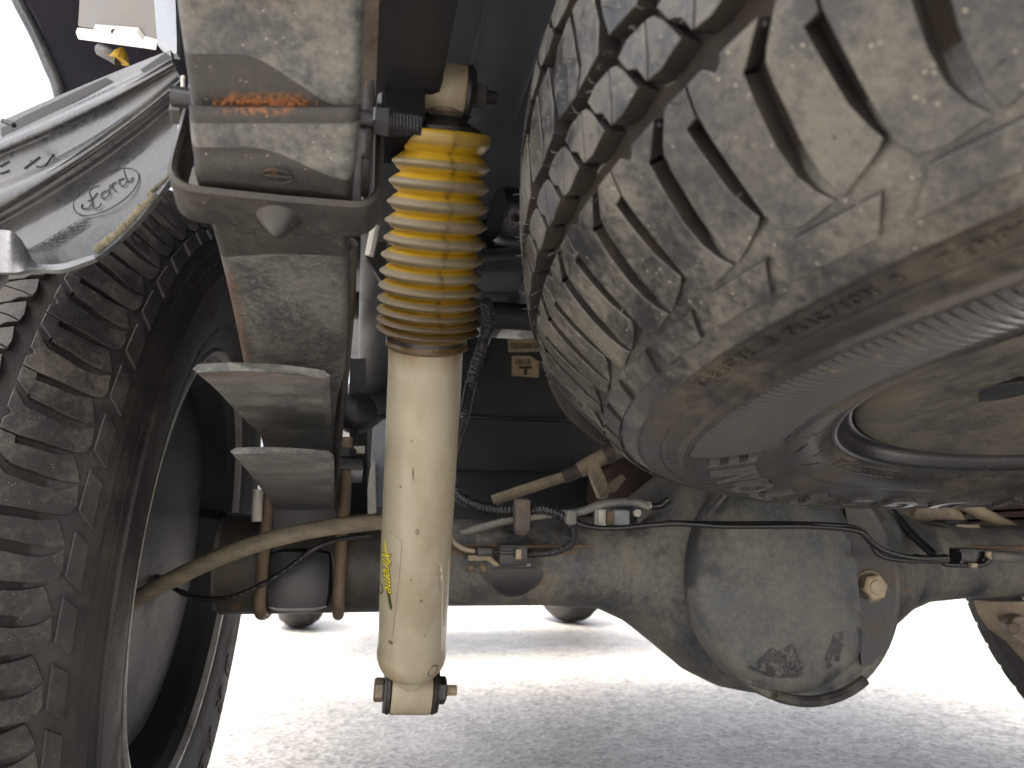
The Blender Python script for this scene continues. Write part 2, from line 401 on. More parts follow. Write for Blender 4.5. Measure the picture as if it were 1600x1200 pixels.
def densify(poly, step=4.0):
    out = []
    for i in range(len(poly)):
        a, b = poly[i], poly[(i + 1) % len(poly)]
        L = math.hypot((b[0] - a[0]) * 6.4, b[1] - a[1]); n = max(1, int(L / step))
        for k in range(n): out.append((a[0] + (b[0] - a[0]) * k / n, a[1] + (b[1] - a[1]) * k / n))
    return out
def block_mesh(name, polys, top, depth, mats, ch=.36, mirror=False):
    """rubber blocks: polygons in (degrees, mm along the profile), chamfered rim, walls down to the groove floor"""
    V, Fs, mi = [], [], []
    for poly in polys:
        if mirror: poly = [(-p, 488 - s) for p, s in poly]
        poly = densify(poly)
        xy = [(p * 6.4, s) for p, s in poly]
        A = sum(xy[i][0] * xy[(i + 1) % len(xy)][1] - xy[(i + 1) % len(xy)][0] * xy[i][1] for i in range(len(xy)))
        if A < 0: xy = xy[::-1]
        n = len(xy); ins = []
        for i in range(n):
            a, b, c = np.array(xy[i - 1]), np.array(xy[i]), np.array(xy[(i + 1) % n])
            d1 = (b - a) / (np.linalg.norm(b - a) + 1e-9); d2 = (c - b) / (np.linalg.norm(c - b) + 1e-9)
            n1, n2 = np.array((-d1[1], d1[0])), np.array((-d2[1], d2[0])); m = n1 + n2; m /= max(.6, (m @ m)) / 2 if m @ m > 1e-6 else 1
            m = m / max(1, np.linalg.norm(m) / 1.6); ins.append(b + m * ch)
        base = len(V)
        for q, h in ((ins, top), (xy, top - ch * .0007), (xy, top - depth)):
            for x, s in q: V.append(surf(x / 6.4, s, h))
        bm = bmesh.new(); vs = [bm.verts.new((x, s, 0)) for x, s in ins]
        fc = bm.faces.new(vs); r = bmesh.ops.triangulate(bm, faces=[fc], ngon_method='BEAUTY')
        bm.verts.index_update()
        for t in bm.faces:
            ids = [q.index for q in t.verts]
            Fs.append(tuple(base + k for k in ids)); mi.append(0)
        bm.free()
        for lev in (0, 1):
            for i in range(n):
                j = (i + 1) % n
                Fs.append((base + lev * n + j, base + lev * n + i, base + (lev + 1) * n + i, base + (lev + 1) * n + j)); mi.append(lev)
    me = bpy.data.meshes.new(name); me.from_pydata([tuple(v) for v in V], [], Fs)
    for m in mats: me.materials.append(m)
    me.polygons.foreach_set('material_index', mi)
    bm = bmesh.new(); bm.from_mesh(me); bmesh.ops.recalc_face_normals(bm, faces=bm.faces[:]); bm.to_mesh(me); bm.free()
    me.polygons.foreach_set('use_smooth', [True] * len(me.polygons)); me.set_sharp_from_angle(angle=R(28))
    return me

LUG_A = [(2.6, 189.3), (4.0, 189.3), (3.72, 181), (3.02, 180.4), (2.98, 170), (2.92, 160), (3.1, 153), (3.3, 148.6), (2.9, 146.6), (1.75, 143.4), (.7, 141),
         (.48, 147), (.52, 154), (.62, 160), (.88, 168), (1.02, 175), (1.22, 180.2), (2.2, 180.45), (2.2, 181.75), (1.4, 181.7)]
LUG_B = [(4.16, 189.3), (5.15, 189.3), (5.6, 186.2), (5.95, 187.2), (6.2, 189.3), (8.2, 189.3), (6.82, 182.0), (5.3, 181.8), (5.3, 180.5), (6.62, 180.6), (6.34, 172), (6.04, 161), (5.99, 152), (6.3, 146), (6.78, 141.2), (4.9, 139.6), (3.9, 141.6),
         (3.62, 145), (3.58, 148.5), (3.62, 156), (3.76, 168), (3.86, 181)]
DIA_L = [(.30, 216.8), (1.25, 218.6), (2.60, 217.2), (2.3, 206), (1.9, 200.0), (1.5, 206.2), (.82, 209.6)]
DIA_R = [(2.72, 217.1), (3.25, 215.5), (3.75, 211), (4.45, 201.0), (2.9, 198.9), (2.02, 199.7), (2.42, 206)]
CEN_1 = [(0.2, 228), (2.6, 225.5), (3.3, 233), (3.0, 250), (2.5, 262), (.6, 259.5), (-.2, 250), (-.1, 238)]
CEN_2 = [(3.0, 225.8), (5.4, 227.5), (5.9, 238), (5.6, 250), (5.2, 260.5), (2.9, 262.2), (3.4, 250), (3.72, 233)]
PAD = [(-2.2, 138.2), (2.2, 137.4), (1.0, 127.6), (-3.9, 127.6)]

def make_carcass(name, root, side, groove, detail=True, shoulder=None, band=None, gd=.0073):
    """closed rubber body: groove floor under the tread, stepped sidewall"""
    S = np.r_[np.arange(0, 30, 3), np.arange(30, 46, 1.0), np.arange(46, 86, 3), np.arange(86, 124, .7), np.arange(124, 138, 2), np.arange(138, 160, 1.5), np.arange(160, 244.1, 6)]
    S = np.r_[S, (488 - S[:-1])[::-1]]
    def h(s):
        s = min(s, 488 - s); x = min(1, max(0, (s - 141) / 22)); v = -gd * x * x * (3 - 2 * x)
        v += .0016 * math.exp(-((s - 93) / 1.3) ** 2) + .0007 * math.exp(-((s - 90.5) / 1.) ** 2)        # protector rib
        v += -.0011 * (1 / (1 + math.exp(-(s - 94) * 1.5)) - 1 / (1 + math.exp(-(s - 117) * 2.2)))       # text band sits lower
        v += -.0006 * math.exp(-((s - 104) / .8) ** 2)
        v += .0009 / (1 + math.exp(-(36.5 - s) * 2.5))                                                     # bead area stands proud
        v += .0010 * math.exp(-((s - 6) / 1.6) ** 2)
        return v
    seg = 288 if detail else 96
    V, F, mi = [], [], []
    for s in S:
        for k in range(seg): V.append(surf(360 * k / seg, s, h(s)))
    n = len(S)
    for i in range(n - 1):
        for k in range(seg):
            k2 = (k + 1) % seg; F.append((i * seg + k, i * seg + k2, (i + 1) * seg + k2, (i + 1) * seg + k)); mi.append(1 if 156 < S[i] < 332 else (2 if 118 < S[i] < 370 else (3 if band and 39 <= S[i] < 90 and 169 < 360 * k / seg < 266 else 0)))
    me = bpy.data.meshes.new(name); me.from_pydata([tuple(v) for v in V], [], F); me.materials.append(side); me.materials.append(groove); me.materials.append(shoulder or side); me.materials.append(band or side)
    me.polygons.foreach_set('material_index', mi); me.polygons.foreach_set('use_smooth', [True] * len(F))
    bm = bmesh.new(); bm.from_mesh(me); bmesh.ops.recalc_face_normals(bm, faces=bm.faces[:]); bm.to_mesh(me); bm.free()
    o = bpy.data.objects.new(name, me); COL.objects.link(o); o.parent = root
    return o

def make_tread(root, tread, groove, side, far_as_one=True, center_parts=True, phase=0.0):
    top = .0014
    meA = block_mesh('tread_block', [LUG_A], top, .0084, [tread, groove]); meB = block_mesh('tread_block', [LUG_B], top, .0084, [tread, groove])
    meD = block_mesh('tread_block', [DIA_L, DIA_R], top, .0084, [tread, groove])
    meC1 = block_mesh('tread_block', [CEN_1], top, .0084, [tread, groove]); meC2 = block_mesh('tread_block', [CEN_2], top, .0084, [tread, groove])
    meP = block_mesh('sidewall_lug', [PAD], .0024, .004, [side, groove], ch=.4)  # lug walls wear the dark groove material as painted edge shade
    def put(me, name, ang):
        o = bpy.data.objects.new(name, me); COL.objects.link(o); o.parent = root; o.rotation_euler = (0, 0, R(ang)); return o
    for i in range(56):
        a = i * PITCHDEG + phase
        put(meA, 'tread_block', a); put(meB, 'tread_block', a)
        put(meD, 'tread_block', a + .30); put(meD, 'tread_block', a + .30 + PITCHDEG / 2)
        put(meC1, 'tread_block', a)
        put(meP, 'sidewall_lug', a)
    V, F, MI = [], [], []
    meF = [block_mesh('f', [LUG_A, LUG_B], top, .0084, [tread, groove], mirror=True), block_mesh('f', [DIA_L, DIA_R], top, .0084, [tread, groove], mirror=True), meC2]
    for i in range(56):
        for me, angs in ((meF[0], (0,)), (meF[1], (0, PITCHDEG / 2)), (meF[2], (0,))):
            for da in angs:
                Mr = Matrix.Rotation(R(i * PITCHDEG + da + phase), 3, 'Z'); b = len(V)
                V += [tuple(Mr @ v.co) for v in me.vertices]
                for p in me.polygons: F.append(tuple(b + k for k in p.vertices)); MI.append(p.material_index)
    me = bpy.data.meshes.new('tread_block_rows'); me.from_pydata(V, [], F); me.materials.append(tread); me.materials.append(groove)
    me.polygons.foreach_set('material_index', MI); me.polygons.foreach_set('use_smooth', [True] * len(F)); me.set_sharp_from_angle(angle=R(28))
    o = bpy.data.objects.new('tread_block_rows', me); COL.objects.link(o); o.parent = root; o['kind'] = 'stuff'
    for m in meF[:2]: bpy.data.meshes.remove(m)

def ring_text(root, mat, s, s_mid, ph0, dph, size, xs, h0, hgt, bold=0.0, shear=0):
    """raised letters laid round the sidewall, tops outward, reading towards rising angle; each letter its own part"""
    for i, ch in enumerate(s):
        if ch == ' ': continue
        v, f = text_mesh(ch, 1.0, 1.0, bold, shear)
        if not v: continue
        V = [surf(ph0 + dph * i + math.degrees(q.x * size * xs / .31), s_mid + q.y * size * 1000, h0 + (q.z + .5) * hgt) for q in v]
        o = link_mesh('raised_letter', V, f, mat, angle=30); o.parent = root

# ---------------------------------------------------------------- spare wheel slung under the bed
SP = Matrix.Translation(EYE) @ Matrix.Rotation(-YAW, 4, 'Z') @ Matrix.Translation((.389, .3257, .0187)) @ Matrix.Rotation(R(-1.6626), 4, 'Y') @ Matrix.Rotation(R(-4.6538), 4, 'X')
spare = thing('spare_wheel_assembly', 'dusty spare wheel slung flat under the truck bed, its sidewall facing down', 'spare wheel'); spare.matrix_basis = SP
make_carcass('tyre', spare, M['side'], M['groove'], True, M['tread'], M['band'])
make_tread(spare, M['tread'], M['groove'], M['tread'], phase=2.0)
def add_local(name, vf, mat, root, **k):
    o = link_mesh(name, vf[0], vf[1], mat, **k); o.parent = root; return o
ring_text(spare, M['serr'], 'BRIDGESTONE', 65, 64.5, 10.2, .034, 1.42, .0, .0028, .035, .12)
ring_text(spare, M['side'], 'TREADWEAR', 111.5, 190.3, 1.06, .0062, .95, -.0010, .0009, .02)
ring_text(spare, M['side'], 'TRACTION B', 110.5, 200.3, .80, .0060, .9, -.0010, .0009, .02)
ring_text(spare, M['side'], 'TEMPERATURE', 110.5, 209.9, .84, .0062, .95, -.0010, .0009, .02)
def serrations(a0, a1, step):
    V, F = [], []; ss = np.linspace(40.5, 89.5, 13); a = a0
    while a < a1:
        b = len(V)
        for s in ss:
            e = min(1, (s - 40.5) / 3, (89.5 - s) / 3)
            for dx, hh in ((-.46, 0.00002), (-.2, .0011), (.08, .0011), (.36, .00002)):
                V.append(surf(a + dx * step + (s - 65) * .022, s, hh * e + .00003))
        for i in range(len(ss) - 1):
            for k in range(3): q = b + i * 4 + k; F.append((q, q + 1, q + 5, q + 4))
        a += step
    return V, F
add_local('serrated_band', serrations(169.5, 264, .82), M['serr'], spare, kind='stuff', angle=50)
# moulded box of fine print and mould ticks beside the bead
def surf_strip(a0, s0, a1, s1, wmm, h, hgt, n=8):
    V, F = [], []
    for i in range(n + 1):
        t = i / n; a = a0 + (a1 - a0) * t; s = s0 + (s1 - s0) * t
        da, ds = (a1 - a0) * 4.9, (s1 - s0); L = math.hypot(da, ds) + 1e-9; ox, oy = -ds / L * wmm / 2 / 4.9, da / L * wmm / 2
        for sx, hh in ((-1, h), (-1, h + hgt), (1, h + hgt), (1, h)): V.append(surf(a + ox * sx, s + oy * sx, hh))
    for i in range(n):
        for k in range(4): F.append((i * 4 + k, i * 4 + (k + 1) % 4, (i + 1) * 4 + (k + 1) % 4, (i + 1) * 4 + k))
    F += [(0, 1, 2, 3), (n * 4 + 3, n * 4 + 2, n * 4 + 1, n * 4)]
    return V, F
mb = MB()
for seg_ in ((118, 12, 140, 12), (118, 19, 140, 19), (140, 12, 141, 15.5), (141, 15.5, 140, 19)): mb.add(*surf_strip(*seg_, .7, .0008, .0006))
mb.build('moulded_frame', M['serr']).parent = spare
mb = MB(); rr = random.Random(3)
for i in range(60): 
    a = 119 + (i % 20); s = 13.6 + (i // 20) * 2; mb.add(*surf_strip(a, s, a + .35, s + .5, .5, .0008, .0006, 2))
for i in range(46):
    a = 70 + rr.random() * 44; s = 13 + rr.choice((0, 2.2)); mb.add(*surf_strip(a, s, a + .5, s + rr.random() * 1.4, .5, .0008, .0005, 2))
mb.build('moulded_fine_print', M['serr'], kind='stuff').parent = spare
mb = MB()
for a, s, a2, s2 in ((171, 27, 167, 21), (160, 30, 163, 27), (160, 30, 163, 24), (152, 15, 152, 22), (183, 10, 180, 14), (195, 8, 193, 13), (110, 27, 108, 33), (174, 41, 170, 40), (176, 4, 178, 9), (186, 5, 184, 9), (150, 30, 146, 22), (205, 20, 204, 26)): mb.add(*surf_strip(a, s, a2, s2, .55, .0009, .00035, 5))
mb.build('mould_mark', M['engrave'], kind='stuff').parent = spare
# small vent pips on the tread, and short vent hairs
mb = MB(); rr = random.Random(5)
for i in range(56):
    for p, s in ((3.35, 186.5), (1.9, 187), (6.9, 186.8), (2.0, 206), (5.0, 205), (1.2, 214), (4.4, 213), (1.0, 236), (2.2, 252)):
        a = i * PITCHDEG + p + 2.0; c = surf(a, s, .0008); nn = (surf(a, s, .002) - surf(a, s, 0)).normalized()
        v, f = lathe([(0, 0), (.0007, 0), (.0006, .0005), (0, .0005)], 6, frame(c, nn)); mb.add(v, f)
mb.build('vent_pip', M['engrave'], kind='stuff').parent = spare
mb = MB()
for i in range(150):
    a = 120 + rr.random() * 110; s = rr.choice((150, 185, 215, 232, 246)) + rr.random() * 8; c = surf(a, s, .0009); nn = (surf(a, s, .002) - surf(a, s, 0)).normalized()
    t = Vector((rr.uniform(-1, 1), rr.uniform(-1, 1), rr.uniform(-1, 1))) * .6
    mb.add(*tube([c, c + (nn + t * .3) * .0018, c + (nn + t) * .0032], .00022, 4, 4))
mb.build('vent_hair', M['tread'], kind='stuff').parent = spare
# steel wheel
add_local('rim', lathe([(.2215, .0665), (.2205, .0612), (.2168, .0600), (.2130, .0625), (.2108, .0675), (.2085, .0705), (.2055, .071), (.205, .12), (.2, .2), (.22, .24)], 128, caps=False), M['rim_black'], spare, angle=60)
add_local('wheel_disc', lathe([(.2047, .12), (.2043, .0712), (.2015, .0688), (.194, .0672), (.182, .0680), (.168, .0715), (.15, .0765), (.125, .081), (.105, .089), (.092, .091), (.078, .0905), (.058, .0825), (.052, .0835), (.051, .12)], 96, caps=False), M['disc'], spare, angle=60)
for k in range(8):
    a = R(45 * k + 13); c = Vector((math.cos(a) * .128, math.sin(a) * .128, .0785)); add_local('vent_hole', lathe([(0, 0), (.0165, 0), (.018, .0012), (.0165, .0045), (0, .0045)], 20, frame(c, (0, 0, 1))), M['engrave'], spare)

# ---------------------------------------------------------------- wheels that stand on the ground
def road_wheel(label, cx, cy, inboard, detail, steer=0):
    root = thing('rear_wheel_assembly' if detail else 'front_wheel_assembly', label, 'wheel')
    # local -z (the inboard face) points to `inboard`
    Mx = Matrix.Translation((cx, cy, .3785)) @ Matrix.Rotation(R(3.0 * inboard if detail else 0), 4, 'Y') @ Matrix.Rotation(R(steer), 4, 'Z') @ Matrix.Rotation(R(-90 * inboard), 4, 'Y') @ Matrix.Translation((0, 0, -MID))
    root.matrix_basis = Mx
    make_carcass('tyre', root, M['rear_side'], M['rear_groove'], detail, gd=.0034)
    add_local('rim_lip', lathe([(.2225, .068), (.2225, .0580), (.2200, .0548), (.2165, .0555), (.2145, .062)], 96 if detail else 48, caps=False), M['lip'], root, angle=60)
    add_local('rim', lathe([(.2145, .062), (.2130, .0665), (.2105, .069), (.2085, .074), (.2075, .085), (.203, .098), (.198, .11), (.196, .15), (.195, .2), (.19, .205), (.12, .2), (.06, .195), (0, .195)], 96 if detail else 48, caps=False), M['barrel'], root, angle=60)
    return root
rw = road_wheel('muddy rear wheel at the left with worn tread blocks and dark inner rim', -.262, .83, 1, True)
make_tread(rw, M['rear_tread'], M['rear_groove'], M['rear_side'], phase=1.0)
add_local('brake_drum', lathe([(0, .088), (.10, .088), (.15, .090), (.182, .095), (.190, .101), (.191, .110), (.190, .165)], 72, caps=False), M['barrel'], rw, angle=50)
ring_text(rw, M['rear_side'], 'BRIDGESTONE', 65, 120, 10.2, .034, 1.42, 0, .0012, .035, .12)
rw2 = road_wheel('brown rear wheel at the right edge beyond the axle', 1.19, .83, -1, True)
make_tread(rw2, M['rear_tread'], M['rear_groove'], M['rear_side'], phase=3.0)
add_local('brake_drum', lathe([(0, .085), (.10, .085), (.13, .09), (.150, .094), (.154, .1), (.152, .165), (.15, .19)], 48, caps=False), M['axle_dark'], rw2, angle=50)
for X, lab, st in ((-.26, 'far front wheel seen beneath the axle between the two u bolts', 8), (1.2, 'far front wheel seen beneath the axle just left of the differential', 8)):
    q = road_wheel(lab, X, 4.05, 1, False, st)
    q['group'] = 'front wheels standing beyond the axle'

# ================================================================ REAR AXLE
AX, AY, AZ = .505, .845, .369
axle = thing('rear_axle', 'dusty rear axle with round differential housing and long tube', 'axle', (AX, AY, AZ))
def axle_housing():
    # lower outline from the photograph's silhouette: X, half height, half depth
    rows = [(-.14, .049, .049), (.10, .048, .048), (.22, .049, .049), (.283, .053, .055), (.32, .069, .065), (.356, .096, .078), (.393, .126, .085), (.431, .144, .088), (.47, .152, .09), (.505, .154, .09),
            (.54, .152, .09), (.571, .145, .088), (.605, .124, .084), (.648, .091, .076), (.687, .066, .064), (.726, .053, .054), (.80, .048, .048), (1.08, .047, .047)]
    xs = np.linspace(-.14, 1.08, 150); A = np.array(rows)
    V, F = [], []; seg = 56
    for x in xs:
        rv = np.interp(x, A[:, 0], A[:, 1]); rh = np.interp(x, A[:, 0], A[:, 2])
        for k in range(seg):
            a = 2 * math.pi * k / seg; c, s = math.cos(a), math.sin(a); e = 2 / 2.25
            V.append((x, AY + math.copysign(abs(c) ** e, c) * rh, AZ + math.copysign(abs(s) ** e, s) * rv))
    n = len(xs)
    for i in range(n - 1):
        for k in range(seg): F.append((i * seg + k, (i + 1) * seg + k, (i + 1) * seg + (k + 1) % seg, i * seg + (k + 1) % seg))
    return V, F
o = link_mesh('axle_tube', *axle_housing(), M['axle'], axle)
# darker tube end by the spring
def tube_x(x0, x1, r, y=AY, z=AZ, seg=48): return lathe([(r, 0), (r, x1 - x0)], seg, frame((x0, y, z), (1, 0, 0)))
link_mesh('tube_sleeve', *tube_x(-.135, .055, .0535), M['axle_dark'], axle)
# weld seams along the tube
for x0, x1 in ((.06, .355), (.70, 1.0)):
    for dz in (-.001, .0055): link_mesh('weld_seam', *tube([(x0, AY - .0485, AZ + .012 + dz), ((x0 + x1) / 2, AY - .0487, AZ + .012 + dz), (x1, AY - .052 if x1 < .5 else AY - .0483, AZ + .012 + dz)], .0017, 6, 30), M['seam'], axle)
# rear cover: flange disc, shallow dome cut by a flat at the right, drain lip
CY = AY - .088
fc = PL(1243, 905, 1, CY)
def disc(c, r, prof, seg=72, clip=None):
    """lathe facing the camera side (-Y); clip(x,z) pushes points"""
    V, F = lathe(prof, seg, frame(c, (0, -1, 0), (1, 0, 0)))
    if clip: V = [clip(v) for v in V]
    return V, F
link_mesh('cover_flange', *disc(fc, 0, [(.131, -.02), (.1325, .0), (.131, .006), (.1275, .0085), (.119, .009), (.116, .0065), (.11, .0055), (0, .0055)]), M['cover'], axle, angle=35)
dc = PL(1222, 912, 1, CY - .006)
cut = PL(1322, 900, 1, CY - .006).x
def dome_clip(v):
    v = v.copy(); d = CY - .006 - v.y
    e = cut - d * .12
    if v.x > e: v.x = e
    return v
V, F = disc(dc, 0, [(.1145, -.002), (.114, .003), (.111, .010), (.105, .0165), (.096, .0205), (.084, .023), (.066, .0245), (.045, .0253), (.022, .0256), (0, .0257)], 96)
V = [dome_clip(v) for v in V]
link_mesh('differential_cover', V, F, M['cover'], axle, angle=50)
mb = MB()       # flat face right of the dome, wiped to bare brown paint
pts = []
for k in range(25):
    a = R(-50 + 98 * k / 24); p = Vector((fc.x + .1205 * math.cos(a), CY - .0092, fc.z + .1205 * math.sin(a)))
    pts.append(p)
pts = [Vector((cut + .004, CY - .0092, pts[0].z))] + pts + [Vector((cut + .004, CY - .0092, pts[-1].z))]
mb.add(*plate(pts, (0, -1, 0), .0025)); mb.build('bare_pad', M['bare'], axle, angle=20)
bc = PL(1360, 916, 1, CY - .012)
bl = link_mesh('drain_bolt', *hexprof(.0148, .0125, frame(bc, (-.12, -1, -.06), (1, 0, .2))), M['bolt_light'], axle, angle=25)
link_mesh('bolt_washer', *lathe([(0, 0), (.019, 0), (.0195, .002), (.018, .004), (0, .004)], 28, frame(bc + Vector((0, .003, 0)), (-.12, -1, -.06))), M['bolt'], bl)
link_mesh('bolt_centre', *lathe([(0, 0), (.0085, 0), (.0078, .0016), (0, .0022)], 20, frame(bc + Vector((-.0015, -.0123, -.0007)), (-.12, -1, -.06))), M['bolt_light'], bl)
# raised rim along the bottom of the cover
mb = MB()
def arc(c, r, a0, a1, y, n=24): return [Vector((c.x + r * math.cos(R(a0 + (a1 - a0) * i / n)), y, c.z + r * math.sin(R(a0 + (a1 - a0) * i / n)))) for i in range(n + 1)]
mb.add(*tube(arc(fc, .127, 250, 302, CY - .011), .0058, 8, 50)); mb.build('bottom_lip', M['bare'], axle)
mb = MB(); mb.add(*tube(arc(fc, .1265, 130, 236, CY - .010), .0036, 8, 60)); mb.build('cover_bead', M['axle'], axle)
# greasy wipe marks on the dome
mb = MB()
def ondome(px, py, lift=.0006):
    p = PL(px, py, 1, CY - .03); r = math.hypot(p.x - dc.x, p.z - dc.z)
    pr = [(0, .0257), (.022, .0256), (.045, .0253), (.066, .0245), (.084, .023), (.096, .0205), (.105, .0165), (.111, .010)]
    p.y = CY - .006 - np.interp(r, [a for a, b in pr], [b for a, b in pr]) - lift; return p
for quad in ([(1172, 1045), (1205, 1012), (1222, 1018), (1260, 1058), (1212, 1062)], [(1212, 1020), (1235, 1004), (1258, 1040), (1248, 1055), (1228, 1040)], [(1300, 990), (1318, 985), (1316, 1030), (1296, 1048), (1288, 1030)]):
    cx, cy = np.mean([q[0] for q in quad]), np.mean([q[1] for q in quad]); dn = []
    for i in range(len(quad)):
        a, b = quad[i], quad[(i + 1) % len(quad)]
        for k in range(4): dn.append((a[0] + (b[0] - a[0]) * k / 4 + random.uniform(-2, 2), a[1] + (b[1] - a[1]) * k / 4 + random.uniform(-2, 2)))
    vv = [ondome(cx, cy)]; N_ = len(dn); ff = [(0, 1 + i, 1 + (i + 1) % N_) for i in range(N_)]
    for ri, t in enumerate((.2, .4, .6, .8, 1)):
        vv += [ondome(cx + (q[0] - cx) * t, cy + (q[1] - cy) * t) for q in dn]
        if ri: ff += [(1 + (ri - 1) * N_ + i, 1 + ri * N_ + i, 1 + ri * N_ + (i + 1) % N_, 1 + (ri - 1) * N_ + (i + 1) % N_) for i in range(N_)]
    mb.add(vv, ff)
M['grease'] = grime('grease smear', (.02, .021, .025), (.06, .06, .058), (.4, .62), 60, .35, .6)
_t = M['grease'].node_tree; _b = next(q for q in _t.nodes if q.type == 'BSDF_PRINCIPLED'); _n = _t.nodes.new('ShaderNodeTexNoise'); _n.inputs['Scale'].default_value = 130; _n.inputs['Detail'].default_value = 6; _n.inputs['Roughness'].default_value = .7
_r = _t.nodes.new('ShaderNodeMapRange'); _r.inputs[1].default_value = .42; _r.inputs[2].default_value = .56; _t.links.new(_n.outputs[0], _r.inputs[0]); _t.links.new(_r.outputs[0], _b.inputs['Alpha'])
_g = _t.nodes.new('ShaderNodeNewGeometry'); _t.links.new(_g.outputs['Position'], _n.inputs['Vector'])
mb.build('grease_mark', M['grease'], axle)
mb = MB()       # dark rounded patch on the tube below the sensor connector
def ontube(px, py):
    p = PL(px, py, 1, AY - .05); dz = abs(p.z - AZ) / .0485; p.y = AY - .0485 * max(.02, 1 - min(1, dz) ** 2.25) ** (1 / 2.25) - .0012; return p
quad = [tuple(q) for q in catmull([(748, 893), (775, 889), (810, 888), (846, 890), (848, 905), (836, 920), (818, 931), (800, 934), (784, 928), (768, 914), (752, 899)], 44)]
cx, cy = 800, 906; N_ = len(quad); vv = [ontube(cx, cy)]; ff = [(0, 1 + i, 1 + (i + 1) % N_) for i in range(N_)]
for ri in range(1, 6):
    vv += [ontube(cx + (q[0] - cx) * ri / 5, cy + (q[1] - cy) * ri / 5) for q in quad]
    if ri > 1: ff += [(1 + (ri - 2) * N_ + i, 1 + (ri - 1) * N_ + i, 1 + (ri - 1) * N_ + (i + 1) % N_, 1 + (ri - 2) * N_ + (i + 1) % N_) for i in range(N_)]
mb.add(vv, ff); mb.build('tube_patch', M['dark_patch'], axle)
# vent bracket on the dome
link_mesh('cover_tab', *box(.03, .008, .006, frame(PL(1285, 843, 1, CY - .022), (0, 0, 1), (1, 0, .15))), M['axle'], axle)
link_mesh('cover_tab', *box(.008, .012, .016, frame(PL(1290, 832, 1, CY - .018), (0, 0, 1), (1, 0, 0))), M['pipe'], axle)
# chalk mark T on the tube at the right
mb = MB()
for a, b in (((1424, 918), (1440, 914)), ((1433, 916), (1427, 934))):
    pa, pb = PL(*a, 1, AY - .0495), PL(*b, 1, AY - .0495); mb.add(*tube([pa, (pa + pb) / 2, pb], .0016, 6, 6))
mb.build('chalk_mark', M['label_paper'], axle)
# spring seat and lower spring plate under the tube, with the two u bolts
link_mesh('spring_seat', *box(.088, .10, .05, frame((-.052, AY - .01, AZ + .055), (0, 0, 1), (1, 0, 0)), .006), M['frame'], axle)
sp_c = PL(466, 925, 1, AY - .06)
link_mesh('spring_plate', *box(.066, .075, .062, frame((sp_c.x, AY - .03, sp_c.z + .012), (0, 0, 1), (1, 0, 0)), .016), M['frame'], axle)

# ================================================================ LEAF SPRING
leafs = thing('leaf_spring', 'grey dusted leaf spring pack with a dark riveted clip running up out of frame', 'leaf spring', (-.045, AY, .45))
def leaf_obj(rows, th, n=70, nc=17, bare=None, rust=None, name='leaf', endcurve=0., taper=None):
    """rows: (x left px, x right px, y px, depth) of the underside; a solid strip with rounded edges, thickness upward"""
    C = catmull(rows, n); pts = []
    W = [(PD(c[0], c[2], c[3]), PD(c[1], c[2], c[3])) for c in C]
    V, F, U = [], [], []
    for i, (a, b) in enumerate(W):
        t = ((W[min(i + 1, n - 1)][0] - W[max(i - 1, 0)][0])).normalized(); x = (b - a).normalized(); up = t.cross(x)
        if up.z < 0: up = -up
        w_ = (b - a).length
        ring = []
        for k in range(nc):
            u = k / (nc - 1); e = abs(2 * u - 1); lift = th * .5 * (max(0, e - .9) / .1) ** 2
            bow = -endcurve * (1 - ((u - .33) / .67) ** 2) * max(0, 1 - i / 14.)
            ring.append((a + x * (w_ * u) + up * lift + t * bow, u))
        for k in range(nc):
            u = 1 - k / (nc - 1); e = abs(2 * u - 1); lift = th - th * .49 * (max(0, e - .9) / .1) ** 2
            bow = -endcurve * (1 - ((u - .33) / .67) ** 2) * max(0, 1 - i / 14.)
            ring.append((a + x * (w_ * u) + up * lift + t * bow, u))
        for p, u in ring: V.append(p); U.append((C[i][2], u))
    m = 2 * nc
    for i in range(n - 1):
        for k in range(m): F.append((i * m + k, i * m + (k + 1) % m, (i + 1) * m + (k + 1) % m, (i + 1) * m + k))
    F += [tuple(range(m))[::-1], tuple((n - 1) * m + k for k in range(m))]
    o = link_mesh(name, V, F, M['leaf'], leafs, angle=50)
    for nm, fn in (('bare', bare), ('rust', rust)):
        at = o.data.attributes.new(nm, 'FLOAT', 'POINT'); at.data.foreach_set('value', [float(fn(y, u)) if fn else 0. for y, u in U])
    return o
ss = lambda x, a, b: (lambda t: t * t * (3 - 2 * t))(min(1, max(0, (x - a) / (b - a))))
main_rows = [(252, 574, -90, .226), (262, 570, -40, .234), (270, 568, 0, .241), (281, 565, 80, .254), (292, 561, 160, .266), (300, 557, 230, .281), (310, 551, 290, .300), (338, 545, 370, .345), (377, 540, 540, .445)]
leaf_obj(main_rows, .009, 150, 41, bare=lambda y, u: ss(y, 84 + 85 * ss(u, .3, .95) - 4, 84 + 85 * ss(u, .3, .95) + 4),
         rust=lambda y, u: ss(y, 140, 156) * (1 - ss(y, 172, 182)) * ss(u, .13, .25) * (1 - ss(u, .6, .75)) * 1.1 + (1 - ss(y, -20, 18)) * ss(u, .3, .45) * (1 - ss(u, .8, .95)) * .4)
sec_rows = [(289, 562, 168, .2615), (291, 561, 190, .2640), (296, 557, 235, .2725), (304, 553, 285, .285), (334, 546, 375, .338), (353, 543, 450, .385), (375, 541, 550, .44), (395, 532, 640, .54), (415, 524, 720, .66), (425, 521, 760, .76)]
